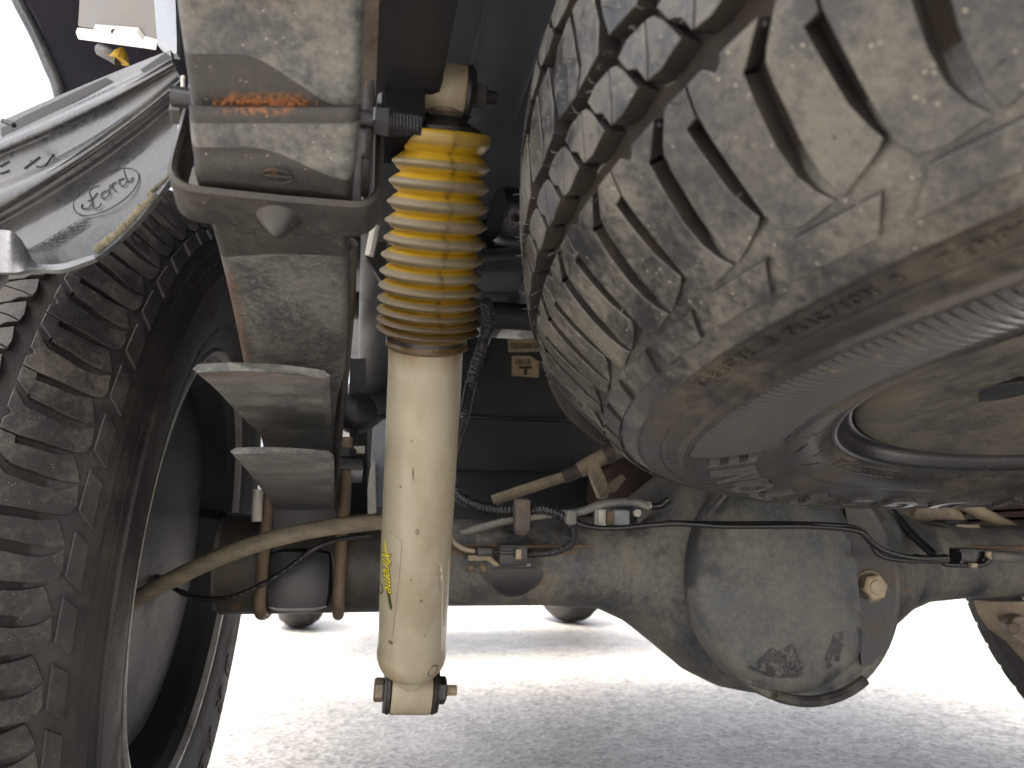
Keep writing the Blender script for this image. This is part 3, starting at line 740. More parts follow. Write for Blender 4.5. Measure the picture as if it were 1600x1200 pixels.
leaf_obj(sec_rows, .0075, 150, 41, bare=lambda y, u: max(1 - ss(y, 186, 200), ss(y, 226 + 52 * ss(u, .35, 1), 234 + 52 * ss(u, .35, 1)) * (1 - ss(y, 398 - 6 * math.sin(u * 3), 408 - 6 * math.sin(u * 3))) * (1 - .0 * u)),
         rust=lambda y, u: .5 * (1 - ss(u, .03, .16)) * ss(y, 415, 440) + (1 - ss(y, 172, 184)) * ss(u, .15, .3) * (1 - ss(u, .5, .7)) * .9)
leaf_obj([(312, 515, 593, .362), (337, 515, 614, .405), (372, 517, 650, .50), (412, 520, 688, .66), (424, 521, 705, .76)], .0042, 60, 25, rust=lambda y, u: .25 * ss(y, 593, 596) * (1 - ss(y, 597, 606)), endcurve=.026)
leaf_obj([(364, 521, 716, .455), (380, 522, 733, .495), (402, 522, 760, .58), (424, 522, 790, .70), (430, 522, 800, .78)], .0042, 50, 21, rust=lambda y, u: .08 * (1 - ss(y, 706, 715)), endcurve=.017)
mb = MB(); rr = random.Random(4)
M['rust'] = NT('rust crust').done((.17, .065, .022), .95)
for i in range(150):
    x = rr.gauss(420, 42); 
    if not 335 < x < 500: continue
    y = 158 + (x - 335) * .035 + abs(rr.gauss(0, 5)) * -1 + rr.uniform(0, 6); sz = rr.uniform(.0004, .0014)
    mb.add(*box(sz, sz * 1.3, sz * .8, frame(PD(x, y, .2655), (rr.uniform(-1, 1), rr.uniform(-1, 1), 1), (1, rr.uniform(-1, 1), 0)), sz * .3))
mb.build('rust_flake', M['rust'], leafs, kind='stuff')
# dark leaf edge strip seen at the right of the pack (rubber side liner)
mb = MB()
mb.add(*tube([PD(548, 380, .36), PD(545, 480, .42), PD(536, 600, .50), PD(527, 700, .62), PD(522, 790, .74)], .0035, 8, 40))
mb.build('side_liner', M['clip'], leafs)
# spring clip: u shaped strap with corners, hanging rivet and arms
cc = PD(433, 331, .2995); tdir = (PD(440, 400, .325) - PD(430, 260, .272)).normalized(); xdir = Vector((1, 0, 0)); ndir = xdir.cross(tdir).normalized()
if ndir.z > 0: ndir = -ndir                               # ndir points down, away from the pack
def strap(path, width, th):
    V, F = [], []; n = len(path)
    for i, (x, d) in enumerate(path):
        a = Vector((path[min(i + 1, n - 1)][0] - path[max(i - 1, 0)][0], path[min(i + 1, n - 1)][1] - path[max(i - 1, 0)][1])).normalized()
        nx, nd = a[1], -a[0]
        for wq, tq in ((-.5, 0), (-.42, .5), (.42, .5), (.5, 0), (.42, -.5), (-.42, -.5)):
            V.append(cc + xdir * (x + nx * th * tq) + ndir * (d + nd * th * tq) + tdir * (width * wq))
    for i in range(n - 1):
        for k in range(6): F.append((i * 6 + k, i * 6 + (k + 1) % 6, (i + 1) * 6 + (k + 1) % 6, (i + 1) * 6 + k))
    F += [tuple(range(6))[::-1], tuple((n - 1) * 6 + k for k in range(6))]
    return V, F
hw, rc = .0405, .010
path = [(-hw + .002, -.060), (-hw + .001, -.03), (-hw, -rc - .004)]
path += [(-hw + rc - rc * math.cos(R(t)), -rc + rc * math.sin(R(t))) for t in range(0, 91, 15)]
path += [(-hw * .4, .0003), (0, .0005), (hw * .4, .0003)]
path += [(hw - rc + rc * math.sin(R(t)), -rc + rc * math.cos(R(t))) for t in range(0, 91, 15)]
path += [(hw, -rc - .004), (hw, -.03), (hw - .0005, -.062)]
clip = link_mesh('spring_clip', *strap(path, .0238, .0034), M['clip'], leafs, angle=35)
rc_ = cc + ndir * .0016 + xdir * .0008 + tdir * .002
link_mesh('rivet', *lathe([(.0092, -.001), (.0092, .0006), (.0086, .0012), (.0062, .0045), (.0030, .0082), (.0012, .0094), (0, .0096)], 28, frame(rc_, ndir)), M['clip'], clip, angle=40)
# clip bolt through the tops of the two arms
bcx = PD(598, 190, .30)
cb = link_mesh('clip_bolt', *hexprof(.0062, .007, frame(bcx + Vector((-.004, 0, 0)), (1, 0, 0))), M['frame'], leafs, angle=25)
link_mesh('bolt_thread', *thread(.0042, .0125, frame(bcx + Vector((.003, 0, 0)), (1, 0, 0))), M['frame'], cb)
link_mesh('bolt_shank', *tube([bcx + Vector((-.082, 0, 0)), bcx], .004, 10, 4), M['frame'], cb)
link_mesh('arm_plate', *box(.004, .022, .05, frame(PD(574, 215, .31), (0, .3, 1), (1, 0, 0))), M['clip'], leafs)
link_mesh('bolt_head', *hexprof(.0062, .005, frame(PD(289, 175, .305), (-1, 0, 0))), M['clip'], leafs, angle=25)
# forge stamp on the second leaf
mb = MB(); sc = PD(433, 275, .2795); 
su = xdir; sv = -tdir
mb.add(*tube([sc + (su * math.cos(R(a)) * .0056 + sv * math.sin(R(a)) * .0040) for a in range(0, 361, 15)], .00032, 6, 60, False))
mb.add(*tube([sc - su * .005, sc + su * .005], .00032, 6, 3))
for dx, dy, q in ((-.0002, .0018, .0011), (.0002, -.0018, .0011)):
    mb.add(*tube([sc + su * (dx + q * 1.2 * math.cos(R(a))) + sv * (dy + q * math.sin(R(a))) for a in range(40, 321, 20)], .0003, 5, 24))
mb.build('forge_stamp', M['clip'], leafs)
# two u bolts over the axle
def ubolt(px_l):
    yb = AY - .062
    p = PL(px_l, 900, 1, yb); zt = .50
    lo = PL(px_l, 962, 1, yb).z
    mb = MB()
    mb.add(*tube([(p.x, yb, zt), (p.x, yb, .45), (p.x, yb, AZ), (p.x, yb, lo + .02), (p.x, yb + .006, lo + .006), (p.x, yb + .022, lo), (p.x, AY, lo - .002), (p.x, AY + .045, lo + .003), (p.x, AY + .06, lo + .02), (p.x, AY + .062, AZ), (p.x, AY + .062, zt)], .0062, 14, 120))
    u = mb.build('u_bolt', M['ubolt'], leafs)
    for dy in (0, .124): link_mesh('u_bolt_nut', *hexprof(.011, .01, frame((p.x, yb + dy, zt - .022), (0, 0, 1))), M['frame'], u, angle=25)
ubolt(409); ubolt(531)
link_mesh('top_plate', *box(.115, .15, .012, frame((-.052, AY, .470), (0, 0, 1), (1, 0, 0)), .003), M['frame'], leafs)
link_mesh('u_bolt_stub', *tube([PL(404, 765, 1, AY - .075), PL(401, 815, 1, AY - .075)], .0052, 10, 4), M['pale'], leafs)

# ================================================================ SHOCK ABSORBER
shock = thing('shock_absorber', 'cream shock absorber with ribbed yellow dust boot hanging in the middle', 'shock absorber', tuple(PD(642, 1080, .602)))
dep = lambda y: 1 / (1.930 + (560 - y) * .000516)
def pxlathe(rows, seg=72, attrs=None):
    """rows (x centre px, y px, half width px) -> rings square to the shock's own axis"""
    ax = (PD(694, 140, dep(140)) - PD(642, 1080, dep(1080))).normalized(); V, F = [], []
    for x, y, hwp in rows:
        d = dep(y); Mx = frame(PD(x, y, d), ax, (1, 0, 0)); r = hwp * d / FPX
        for k in range(seg):
            a = 2 * math.pi * k / seg; V.append(Mx @ Vector((r * math.cos(a), r * math.sin(a), 0)))
    n = len(rows)
    for i in range(n - 1):
        for k in range(seg): F.append((i * seg + k, (i + 1) * seg + k, (i + 1) * seg + (k + 1) % seg, i * seg + (k + 1) % seg))
    F += [tuple(range(seg)), tuple((n - 1) * seg + k for k in range(seg))[::-1]]
    return V, F
SAX = (PD(694, 140, dep(140)) - PD(642, 1080, dep(1080))).normalized()
brow = [(666.0, 520, 57.5), (665.5, 545, 57.8), (664.5, 580, 57.5), (660, 670, 56.6), (655, 770, 55.6), (650, 870, 54.6), (646, 960, 53.2), (644.5, 1000, 52.6), (643.6, 1012, 53.6), (643.3, 1020, 53.8), (642.8, 1030, 51.5), (642.3, 1038, 46.5), (642, 1043, 39), (641.8, 1046, 30)]
dense = catmull(brow, 120)
o = link_mesh('shock_tube', *pxlathe(dense, 72), M['shock'], shock, angle=60)
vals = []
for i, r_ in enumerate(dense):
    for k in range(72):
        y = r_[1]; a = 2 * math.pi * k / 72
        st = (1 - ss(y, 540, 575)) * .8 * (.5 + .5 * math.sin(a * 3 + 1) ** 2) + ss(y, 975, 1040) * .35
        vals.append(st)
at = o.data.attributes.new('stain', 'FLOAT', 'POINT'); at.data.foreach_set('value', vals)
# dust boot
tips = [(693, 222, 73), (690, 257, 77), (687, 288, 79), (685, 320, 79.5), (682, 349, 80), (680, 376, 80), (676, 402, 80), (674, 427, 80), (672, 449, 80), (671, 469, 80.5), (670, 486, 80.5), (670, 501, 80.5), (669, 514, 80)]
rows = [(694, 203, 40), (694, 205, 66), (693.5, 208, 73.5), (693.4, 216, 74)]; rv = [0, .3, .8, 1.]
for i, (x, y, h_) in enumerate(tips):
    dy = ((tips[i + 1][1] - y) if i < 12 else 12)
    for t, rr_ in ((-.18, .86), (-.09, .97), (0, 1.), (.09, .97), (.18, .86)):
        if i == 0 and t < 0: continue
        k = 1 - (1 - rr_) * 1.0; rows.append((x, y + t * dy, h_ - (h_ * .22) * (1 - rr_) / .5)); rv.append(rr_)
    if i < 12:
        x2, y2, h2 = tips[i + 1]; vd = .205 if i < 9 else .16
        for t, q in ((.34, .42), (.43, .12), (.5, 0.), (.57, .12), (.66, .42)):
            hv = (h_ + h2) / 2; rows.append((x + (x2 - x) * t, y + (y2 - y) * t, hv * (1 - vd * (1 - q)))); rv.append(q)
rows += [(668.5, 521, 66), (667.5, 526, 61.5), (667, 533, 61), (667, 536, 64), (667, 540, 64), (667, 543, 58)]; rv += [.1, 0, 0, .6, .6, 0]
o = link_mesh('dust_boot', *pxlathe(rows, 96), M['boot'], shock, angle=70)
for nm, fn in (('ridge', lambda i, k: ss(rv[i], .2, 1.)), ('age', lambda i, k: (rows[i][1] - 205) / 335), ('seam', lambda i, k: math.exp(-((((k / 96 * 360 - 278 + 2.5 * math.sin(rows[i][1] * .11)) + 180) % 360 - 180) / 2.6) ** 2))):
    at = o.data.attributes.new(nm, 'FLOAT', 'POINT'); at.data.foreach_set('value', [fn(i, k) for i in range(len(rows)) for k in range(96)])
link_mesh('boot_clamp', *pxlathe([(667, 523, 55), (667, 524, 63), (667, 531, 63), (667, 532, 55)], 64), M['clip'], shock)
link_mesh('piston_rod', *pxlathe([(694, 240, 22), (694, 190, 22)], 32), M['bolt'], shock)
link_mesh('boot_cap', *pxlathe([(694, 206, 52), (694, 204, 58), (694, 199, 58), (694.5, 196, 48), (695, 188, 34), (695, 180, 26)], 48), M['rubber'], shock)
# eyes (short sleeves across the truck) and their bolts
def eye(cx, cy, hwpx, rpx, capm, label=None):
    d = dep(cy); c = PD(cx, cy, d); k = d / FPX; ax = Vector((1, -.0, -.045)).normalized(); r = rpx * k; hw = hwpx * k
    M1 = frame(c - ax * hw, ax, (0, 0, 1))
    o = link_mesh('mounting_eye', *lathe([(r * .62, 0), (r * .97, 0), (r, hw * .06), (r, hw * 1.94), (r * .97, hw * 2), (r * .62, hw * 2)], 48, M1, True), M['shock'], shock, angle=35)
    at = o.data.attributes.new('stain', 'FLOAT', 'POINT'); 
    at.data.foreach_set('value', [(.9 if (i // 48) % 6 in (0, 1, 4, 5) else .15) for i in range(len(o.data.vertices))])
    return c, k, ax, hw, r, o
c, k, ax, hw_, r_, e1 = eye(695, 140, 31, 40, None)
mb = MB(); mb.add(*lathe([(0, 0), (r_ * 1.02, 0), (r_ * 1.08, 6 * k), (r_ * 1.02, 10 * k), (0, 10 * k)], 40, frame(c + ax * hw_, ax))); mb.build('rubber_bush', M['rubber'], e1)
link_mesh('washer', *lathe([(0, 0), (36 * k, 0), (38 * k, 2 * k), (35 * k, 5 * k), (20 * k, 7 * k), (0, 7 * k)], 40, frame(c + ax * (hw_ + 10 * k), ax)), M['frame'], shock)
nu = link_mesh('mounting_nut', *hexprof(19 * k, 19 * k, frame(c + ax * (hw_ + 16 * k), ax)), M['clip'], shock, angle=25)
link_mesh('bolt_thread', *thread(10.5 * k, 17 * k, frame(c + ax * (hw_ + 34 * k), ax)), M['clip'], nu)
link_mesh('bolt_shank', *tube([c - ax * .055, c + ax * hw_], 11 * k, 12, 4), M['frame'], nu)
link_mesh('eye_weld', *pxlathe([(695, 186, 22), (695, 181, 30), (695, 174, 36), (695, 168, 30)], 32), M['bolt'], shock)
c, k, ax, hw_, r_, e2 = eye(642, 1078, 31, 36, None)
for s in (-1, 1):
    fr = frame(c + ax * (hw_ * s), ax * s)
    link_mesh('rubber_bush', *lathe([(0, 0), (r_ * .92, 0), (r_ * 1.0, 3 * k), (r_ * .96, 7 * k), (0, 7 * k)], 36, fr), M['rubber'], e2)
    link_mesh('washer', *lathe([(0, 0), (31 * k, 0), (34 * k, 2 * k), (33 * k, 5 * k), (0, 5 * k)], 36, frame(c + ax * (s * (hw_ + 6 * k)), ax * s)), M['clip'], shock)
link_mesh('bolt_head', *hexprof(18 * k, 15 * k, frame(c - ax * (hw_ + 11 * k), -ax)), M['bolt'], shock, angle=25)
nu = link_mesh('mounting_nut', *hexprof(21 * k, 14 * k, frame(c + ax * (hw_ + 10 * k), ax)), M['clip'], shock, angle=25)
link_mesh('bolt_thread', *thread(8.5 * k, 16 * k, frame(c + ax * (hw_ + 24 * k), ax), 7), M['bolt_light'], nu)
link_mesh('eye_neck', *pxlathe([(642, 1042, 33), (642, 1050, 32), (642, 1060, 30)], 40), M['shock'], shock)

# sticker: clear film outline and printed word, wrapped on the tube
def tube_pt(px, py, lift=.0002):
    """nearest front point of the shock tube under this spot of its surface"""
    A = np.array([r[1] for r in dense]); y = py
    xc = np.interp(y, A, [r[0] for r in dense]); h = np.interp(y, A, [r[2] for r in dense]); d = dep(y); r = h * d / FPX + lift
    q = max(-.995, min(.995, (px - xc) / h)); a = math.asin(q); Mx = frame(PD(xc, y, d), SAX, (1, 0, 0))
    return Mx @ Vector((r * math.sin(a), -r * math.cos(a), 0))
def on_tube(pts, rad, n=None): return tube([tube_pt(x, y) for x, y in pts], rad, 6, n or len(pts) * 4)
mb = MB()
mb.add(*on_tube([(601, 811), (612, 815), (627, 819)], .00016)); mb.add(*on_tube([(627, 819), (624, 860), (619, 910), (613, 968)], .00016))
mb.build('sticker_edge', M['bolt'], shock)
def decal_text(word, px, py, ang, size, mat, lift, bold, shear=.25):
    V, F = [], []
    v, f = text_mesh(word, 1.0, .02, bold, shear)
    ca, sa = math.cos(R(ang)), math.sin(R(ang))
    V = [tube_pt(px + (q.x * ca + q.y * sa) * size, py + (q.x * sa - q.y * ca) * size, lift + q.z * .001) for q in v]
    return V, f
link_mesh('printed_word', *decal_text('Xtreme', 605.5, 874, 84, 19, M['decal_dark'], .00025, .045), M['decal_dark'], shock, smooth=False)
link_mesh('printed_word', *decal_text('Xtreme', 605.5, 874, 84, 19, M['decal_yellow'], .00040, .0), M['decal_yellow'], shock, smooth=False)
def flat_on_tube(poly, lift): 
    vv = [tube_pt(x, y, lift) for x, y in poly]; return vv, [tuple(range(len(vv)))]
link_mesh('printed_swoosh', *flat_on_tube([(602, 826), (605, 846), (609, 858), (606, 858), (602, 843)], .0003), M['decal_yellow'], shock, smooth=False)
link_mesh('printed_swoosh', *flat_on_tube([(604, 899), (609, 902), (613, 924), (610, 930), (607, 918)], .0003), M['decal_dark'], shock, smooth=False)
mb = MB(); mb.add(*on_tube([(596, 902), (598, 904), (599, 910), (597, 916), (594.5, 918)], .0005)); mb.build('printed_swoosh', M['decal_dark'], shock)
# label remnant at the right
V = [tube_pt(x, y, .0002) for x, y in ((681, 858), (686, 862), (683, 868), (687, 874), (684, 880), (688, 890), (686, 930), (686, 1000), (692, 1000), (697, 930), (700, 862))]
M['remnant'] = grime('pale label remnant', (.62, .59, .5), (.5, .46, .36), (.4, .65), 60, .35, .5)
link_mesh('label_remnant', V, [tuple(range(len(V)))], M['remnant'], shock, smooth=False)
mb = MB(); mb.add(*on_tube([(677, 858), (683, 864), (679, 872), (684, 880), (681, 890), (685, 902)], .0002)); mb.build('label_remnant_edge', M['bolt'], shock)
for x, y, sx, sy, mt in ((649, 804, 4, 5, 'bolt'), (643, 718, 1.6, 11, 'ubolt'), (640, 876, 2, 2, 'bolt'), (655, 908, 2.4, 2.6, 'bolt'), (674, 1020, 9, 9, 'bolt'), (610, 977, 3.5, 3, 'bolt'), (625, 740, 2, 2, 'bolt'), (641, 669, 1.6, 1.6, 'bolt')):
    vv = [tube_pt(x + sx * math.cos(R(a)) * random.uniform(.75, 1.1), y + sy * math.sin(R(a)), .00022) for a in range(0, 360, 24)]
    link_mesh('paint_chip', vv, [tuple(range(len(vv)))], M[mt], shock, smooth=False)

# ================================================================ CHASSIS AND BED
rail = thing('chassis_rail', 'black chassis rail running forward above the leaf spring and shock', 'chassis rail', (.015, 1, .66))
mb = MB(); mb.add(*box(.048, 2.3, .13, frame((.016, .75, .725), (0, 0, 1), (1, 0, 0)), .006)); mb.build('rail_beam', M['frame'], rail)
mb = MB(); mb.add(*plate([PD(566, -40, .34), PD(594, -40, .34), PD(587, 150, .40), PD(566, 150, .40)], (0, 0, 1), .004)); mb.build('rail_flange', M['frame_brown'], rail)
c0 = PD(694, 140, dep(140))
mb = MB(); mb.add(*plate([PD(604, -30, .44), PD(674, -30, .44), PD(667, 60, .442), PD(664, 120, .444), PD(664, 186, .446), PD(652, 206, .446), PD(636, 214, .446), PD(600, 214, .446)], (0, 1, .2), .05)); mb.build('shock_bracket', M['deep'], rail, angle=20)
bx = PD(586, 60, .42)
mb = MB(); mb.add(*plate([PD(606, 12, .44), PD(622, 8, .44), PD(622, 54, .44), PD(608, 50, .44)], (0, -1, 0), .001)); mb.build('light_gap_patch', M['pale'], rail)  # pale plate painted as the bright see-through gap beside the bracket
mb = MB(); mb.add(*plate([PD(576, 380, .62), PD(604, 378, .62), PD(602, 450, .66), PD(572, 400, .62)], (0, 1, 0), .01)); mb.build('rail_gusset', M['frame'], rail)
mb = MB(); mb.add(*tube([PD(587, 352, .6), PD(577, 400, .6)], .004, 8, 4)); mb.build('rail_stud', M['pale'], rail)
# lower dark bracket and clutter between leaf and shock
mb = MB(); mb.add(*plate([PD(546, 560, .95), PD(572, 560, .95), PD(575, 820, .95), PD(546, 820, .95)], (0, 1, 0), .02)); mb.build('bump_stop_bracket', M['frame'], rail)
mb = MB(); mb.add(*lathe([(0, 0), (.02, .002), (.026, .012), (.024, .026), (.016, .034), (0, .036)], 28, frame(PD(556, 655, .88), (0, -1, .3)))); mb.build('bump_stop', M['rubber'], rail)
mb = MB(); mb.add(*plate([PD(539, 616, .86), PD(548, 622, .86), PD(572, 650, .86), PD(572, 662, .86), PD(560, 655, .86), PD(542, 640, .86)], (0, 1, 0), .004)); mb.build('bump_stop_strap', M['pale'], rail, angle=20)
for x0, y0, x1, y1 in ((553, 697, 570, 708), (552, 727, 564, 736)):
    mb = MB(); mb.add(*plate([PD(x0, y0, .84), PD(x1, y0, .84), PD(x1, y1, .84), PD(x0, y1, .84)], (0, 1, 0), .006)); mb.build('bracket_tab', M['pale'], rail)

bed = thing('truck_bed', 'dark blue bed floor with lengthwise ribs overhead', 'truck bed', (.45, .6, .83))
mb = MB(); mb.add(*box(1.43, 2.25, .012, frame((.585, .695, .838), (0, 0, 1), (1, 0, 0)), 0)); mb.build('bed_floor', M['floor'], bed)
for i, X in enumerate((.115, .30, .48, .66, .84)):
    link_mesh('floor_rib', *box(.06, 2.15, .022, frame((X, .70, .830), (0, 0, 1), (1, 0, 0)), .008), M['floor'], bed)
link_mesh('floor_crossmember', *box(1.3, .06, .05, frame((.43, 1.02, .80), (0, 0, 1), (1, 0, 0)), .006), M['frame'], bed)
link_mesh('front_panel', *box(1.4, .02, .42, frame((.585, 1.80, 1.05), (0, 0, 1), (1, 0, 0)), 0), M['frame'], bed)
link_mesh('wheel_sun_cover', *box(.44, 2.25, .02, frame((-.34, .695, 1.30), (0, 0, 1), (1, 0, 0)), 0), M['frame'], bed)  # unseen flat cover in the wheel house's place, added to block the sun
link_mesh('bed_wall', *box(.02, 2.25, .46, frame((-.125, .695, 1.07), (0, 0, 1), (1, 0, 0)), 0), M['frame'], bed)
link_mesh('bed_wall', *box(.04, 2.25, .6, frame((1.32, .695, .98), (0, 0, 1), (1, 0, 0)), 0), M['frame'], bed)
cab = thing('cab_shade_slab', 'unseen slab for the cab underside, added to shade the ground ahead', 'shade slab', (.45, 2.9, .92))
link_mesh('shade_slab', *box(1.5, 1.0, .05, frame((.45, 2.95, .92), (0, 0, 1), (1, 0, 0)), .01), M['frame'], cab)  # short raised stretch of cab floor, added unseen to shade the ground
link_mesh('floor_rib', *box(1.4, .05, .04, frame((.45, 2.7, .875), (0, 0, 1), (1, 0, 0)), .008), M['frame'], cab)  # rib of the added unseen shade slab
# tank and its labels ahead of the axle
tank = thing('fuel_tank', 'black fuel tank shield with two tan paper labels', 'fuel tank', (.36, 1.3, .5))
tc = PL(830, 640, 1, 1.3)
tk = link_mesh('tank_shell', *box(.62, .30, .26, frame((.30, 1.45, .655), (0, 0, 1), (1, 0, 0)), .012), M['tank'], tank)
link_mesh('tank_lower', *box(.60, .30, .20, frame((.30, 1.462, .445), (0, 0, 1), (1, 0, 0)), .02), M['tank'], tank)
link_mesh('tank_seam', *box(.63, .012, .006, frame((.30, 1.296, PL(830, 655, 1, 1.296).z), (0, 0, 1), (1, 0, 0)), .002), M['black'], tank)
def on_plane(poly, Y): return [PL(x, y, 1, Y) for x, y in poly]
for poly in ([(793, 531), (845, 529), (849, 549), (795, 550)], [(800, 556), (828, 556), (842, 565), (842, 590), (800, 587)]):
    lb = link_mesh('paper_label', *plate(on_plane(poly, 1.2985), (0, 1, 0), .001), M['label_paper'], tank, smooth=False)
    mb = MB(); rr = random.Random(9)
    x0 = poly[0][0] + 5; y0 = poly[0][1] + 5
    x = x0
    while x < min(poly[1][0] + 8, poly[2][0]) - 8:
        w_ = rr.choice((.6, .8, 1.3)); v, f = plate(on_plane([(x, y0), (x + w_, y0), (x + w_, y0 + 9), (x, y0 + 9)], 1.2982), (0, 1, 0), .0002); mb.add(v, f); x += w_ + rr.choice((.7, 1.1))
    if poly[0][0] == 800:
        for q in ([(811, 572), (831, 572), (831, 576), (811, 576)], [(818.5, 576), (824, 576), (824, 586), (818.5, 586)]): mb.add(*plate(on_plane(q, 1.2982), (0, 1, 0), .0002))
    mb.build('printed_mark', M['ink'], lb, smooth=False)
xm = thing('cross_tube', 'dark cross tube above the tank shield', 'cross member', tuple(PL(810, 495, 1, 1.2)))
cz = PL(810, 495, 1, 1.2).z
link_mesh('cross_tube_body', *lathe([(.024, 0), (.024, 1.0)], 32, frame((-.02, 1.2, cz), (1, 0, 0))), M['tank'], xm)
link_mesh('cross_bracket', *box(.12, .05, .10, frame(PD(800, 400, 1.05), (0, .3, 1), (1, 0, .4)), .01), M['floor'], xm)
link_mesh('cross_bracket', *box(.07, .05, .09, frame(PD(846, 420, 1.05), (0, .3, 1), (1, 0, .6)), .01), M['floor'], xm)
winch = thing('spare_winch', 'black spare wheel carrier hardware behind the boot', 'winch', tuple(PD(785, 330, .8)))
link_mesh('carrier_drum', *lathe([(0, 0), (.028, 0), (.032, .006), (.032, .05), (.028, .056), (0, .056)], 36, frame(PD(775, 335, .78), (1, .2, 0))), M['black'], winch)
link_mesh('carrier_bracket', *box(.09, .02, .05, frame(PD(812, 370, .82), (0, .4, 1), (1, 0, .7)), .004), M['black'], winch)
link_mesh('carrier_bracket', *box(.06, .02, .03, frame(PD(842, 340, .84), (0, 0, 1), (1, 0, -.8)), .004), M['black'], winch)
mb = MB(); mb.add(*tube([PD(818, 378, .8), PD(826, 368, .8), PD(832, 362, .8)], .0012, 6, 8)); mb.build('carrier_chain', M['bracket'], winch)

# ================================================================ HOSES, PIPES, WIRES
def line(name, label, cat, pts, rad, mat, seg=12, n=None, ribs=None, root=None):
    P = [PD(*p) for p in pts]
    v, f = tube(P, rad, seg, n or len(P) * 14, True, ribs)
    o = link_mesh(name, v, f, M[mat], root, angle=60)
    if root is None: tag(o, label, cat)
    return o
line('brake_cable', 'thick tan dusted brake cable curving up from the left tyre to the shock', 'brake cable',
     [(150, 978, .66), (212, 937, .655), (270, 905, .65), (340, 872, .65), (420, 844, .65), (500, 826, .66), (570, 817, .67), (610, 814, .68)], .0078, 'cable', 14, 90)
line('thin_cable', 'thin dark cable drooping beneath the tan brake cable', 'cable',
     [(205, 868, .74), (250, 905, .72), (300, 932, .71), (350, 935, .70), (400, 918, .70), (450, 888, .70), (490, 858, .70), (530, 843, .71), (580, 836, .73)], .0026, 'conduit', 8, 160, (.0022, .0006))
line('breather_hose', 'thick black hose bending down inside the left wheel', 'hose',
     [(232, 715, .95), (246, 735, .95), (250, 755, .95), (242, 780, .94), (255, 796, .93), (300, 800, .93), (345, 806, .93), (390, 822, .93), (440, 826, .93)], .0055, 'conduit', 10, 80)
harness = thing('wire_harness', 'black corrugated wire harness clipped along the top of the axle', 'wire harness', tuple(PD(880, 800, .85)))
line('conduit', '', '', [(758, 470, .7), (764, 500, .72), (752, 545, .76), (738, 590, .79), (725, 650, .82), (705, 720, .83), (712, 768, .82), (740, 788, .81), (775, 797, .80), (810, 798, .80), (850, 797, .80), (878, 806, .80), (893, 822, .80)], .0062, 'conduit', 10, 320, (.0042, .0012), harness)
line('conduit', '', '', [(893, 822, .80), (897, 838, .795), (890, 852, .79), (868, 862, .785), (845, 865, .78), (822, 866, .775)], .0038, 'conduit', 8, 110, (.003, .0009), harness)
line('conduit', '', '', [(890, 806, .80), (905, 818, .80), (930, 824, .80), (965, 825, .795), (1010, 821, .79), (1060, 818, .78), (1130, 822, .76), (1200, 822, .755), (1260, 822, .75), (1320, 826, .75), (1345, 832, .75), (1362, 848, .755), (1385, 862, .76), (1430, 872, .77), (1480, 872, .78)], .0031, 'black', 8, 220, None, harness)
line('conduit', '', '', [(1040, 816, .785), (1130, 818, .765), (1220, 818, .755), (1300, 820, .75), (1340, 826, .755), (1358, 842, .76), (1375, 868, .76), (1420, 876, .77), (1480, 876, .78)], .0026, 'black', 8, 160, None, harness)
line('grey_wire', '', '', [(690, 845, .80), (740, 828, .80), (800, 812, .80), (850, 805, .8), (905, 800, .8), (940, 788, .8), (985, 784, .8), (1015, 792, .8)], .0046, 'greyhose', 8, 90, None, harness)
def blk(name, root, px, py, d, sx, sy, sz, mat, tilt=0, bev=.0015):
    return link_mesh(name, *box(sx, sy, sz, frame(PD(px, py, d), (math.sin(R(tilt)) * .0, -.12, 1), (math.cos(R(tilt)), -.2 * 0, math.sin(R(tilt)))), bev), M[mat], root, angle=35)
blk('tape_band', harness, 891, 808, .795, .0125, .014, .0165, 'greyhose', -25, .004)
ck = blk('harness_clip', harness, 815, 805, .79, .018, .014, .036, 'frame_brown', 4, .004)
blk('clip_foot', ck, 813, 826, .79, .014, .012, .014, 'frame_brown', 0, .003)
sens = thing('sensor_connector', 'black sensor connector block bolted to the axle tube right of the shock', 'connector', tuple(PD(797, 865, .77)))
blk('connector_body', sens, 800, 866, .765, .030, .018, .0225, 'black', -2, .002)
mb = MB()
for y in (857, 862, 867): 
    v, f = box(.024, .002, .0012, frame(PD(794, y, .752), (0, 0, 1), (1, 0, -.03)), .0004); mb.add(v, f)
mb.build('connector_rib', M['conduit'], sens)
blk('connector_lock', sens, 810, 866, .752, .006, .002, .010, 'label_paper', 0, .0005)
blk('connector_plug', sens, 757, 861, .768, .018, .014, .010, 'black', -2, .002)
br = link_mesh('connector_bracket', *plate([PD(732, 868, .765), PD(765, 867, .765), (PD(775, 878, .765)), PD(830, 881, .765), PD(829, 885, .765), PD(772, 884, .765), PD(762, 876, .765), PD(732, 876, .765)], (0, 1, 0), .01), M['pipe'], sens, angle=20)
for x in (735, 755): link_mesh('bracket_bolt', *lathe([(0, 0), (.0042, 0), (.0046, .003), (.003, .005), (0, .0055)], 16, frame(PD(x, 887, .765), (0, -1, -.2))), M['ubolt'], sens)
line('sensor_lead', '', '', [(700, 835, .78), (712, 850, .77), (725, 858, .77), (742, 862, .77)], .0028, 'pipe', 8, 24, None, sens)
sens2 = thing('brake_connector', 'black connector with copper fittings behind the wire bend left of the differential', 'connector', tuple(PD(955, 808, .83)))
blk('connector_body', sens2, 958, 808, .83, .036, .016, .017, 'grey', 0, .003)
blk('connector_collar', sens2, 938, 808, .826, .010, .018, .019, 'pale', 0, .003)
blk('connector_seal', sens2, 951, 808, .822, .009, .017, .016, 'ubolt', 0, .002)
blk('fitting_block', sens2, 1010, 805, .84, .032, .02, .026, 'black', 0, .003)
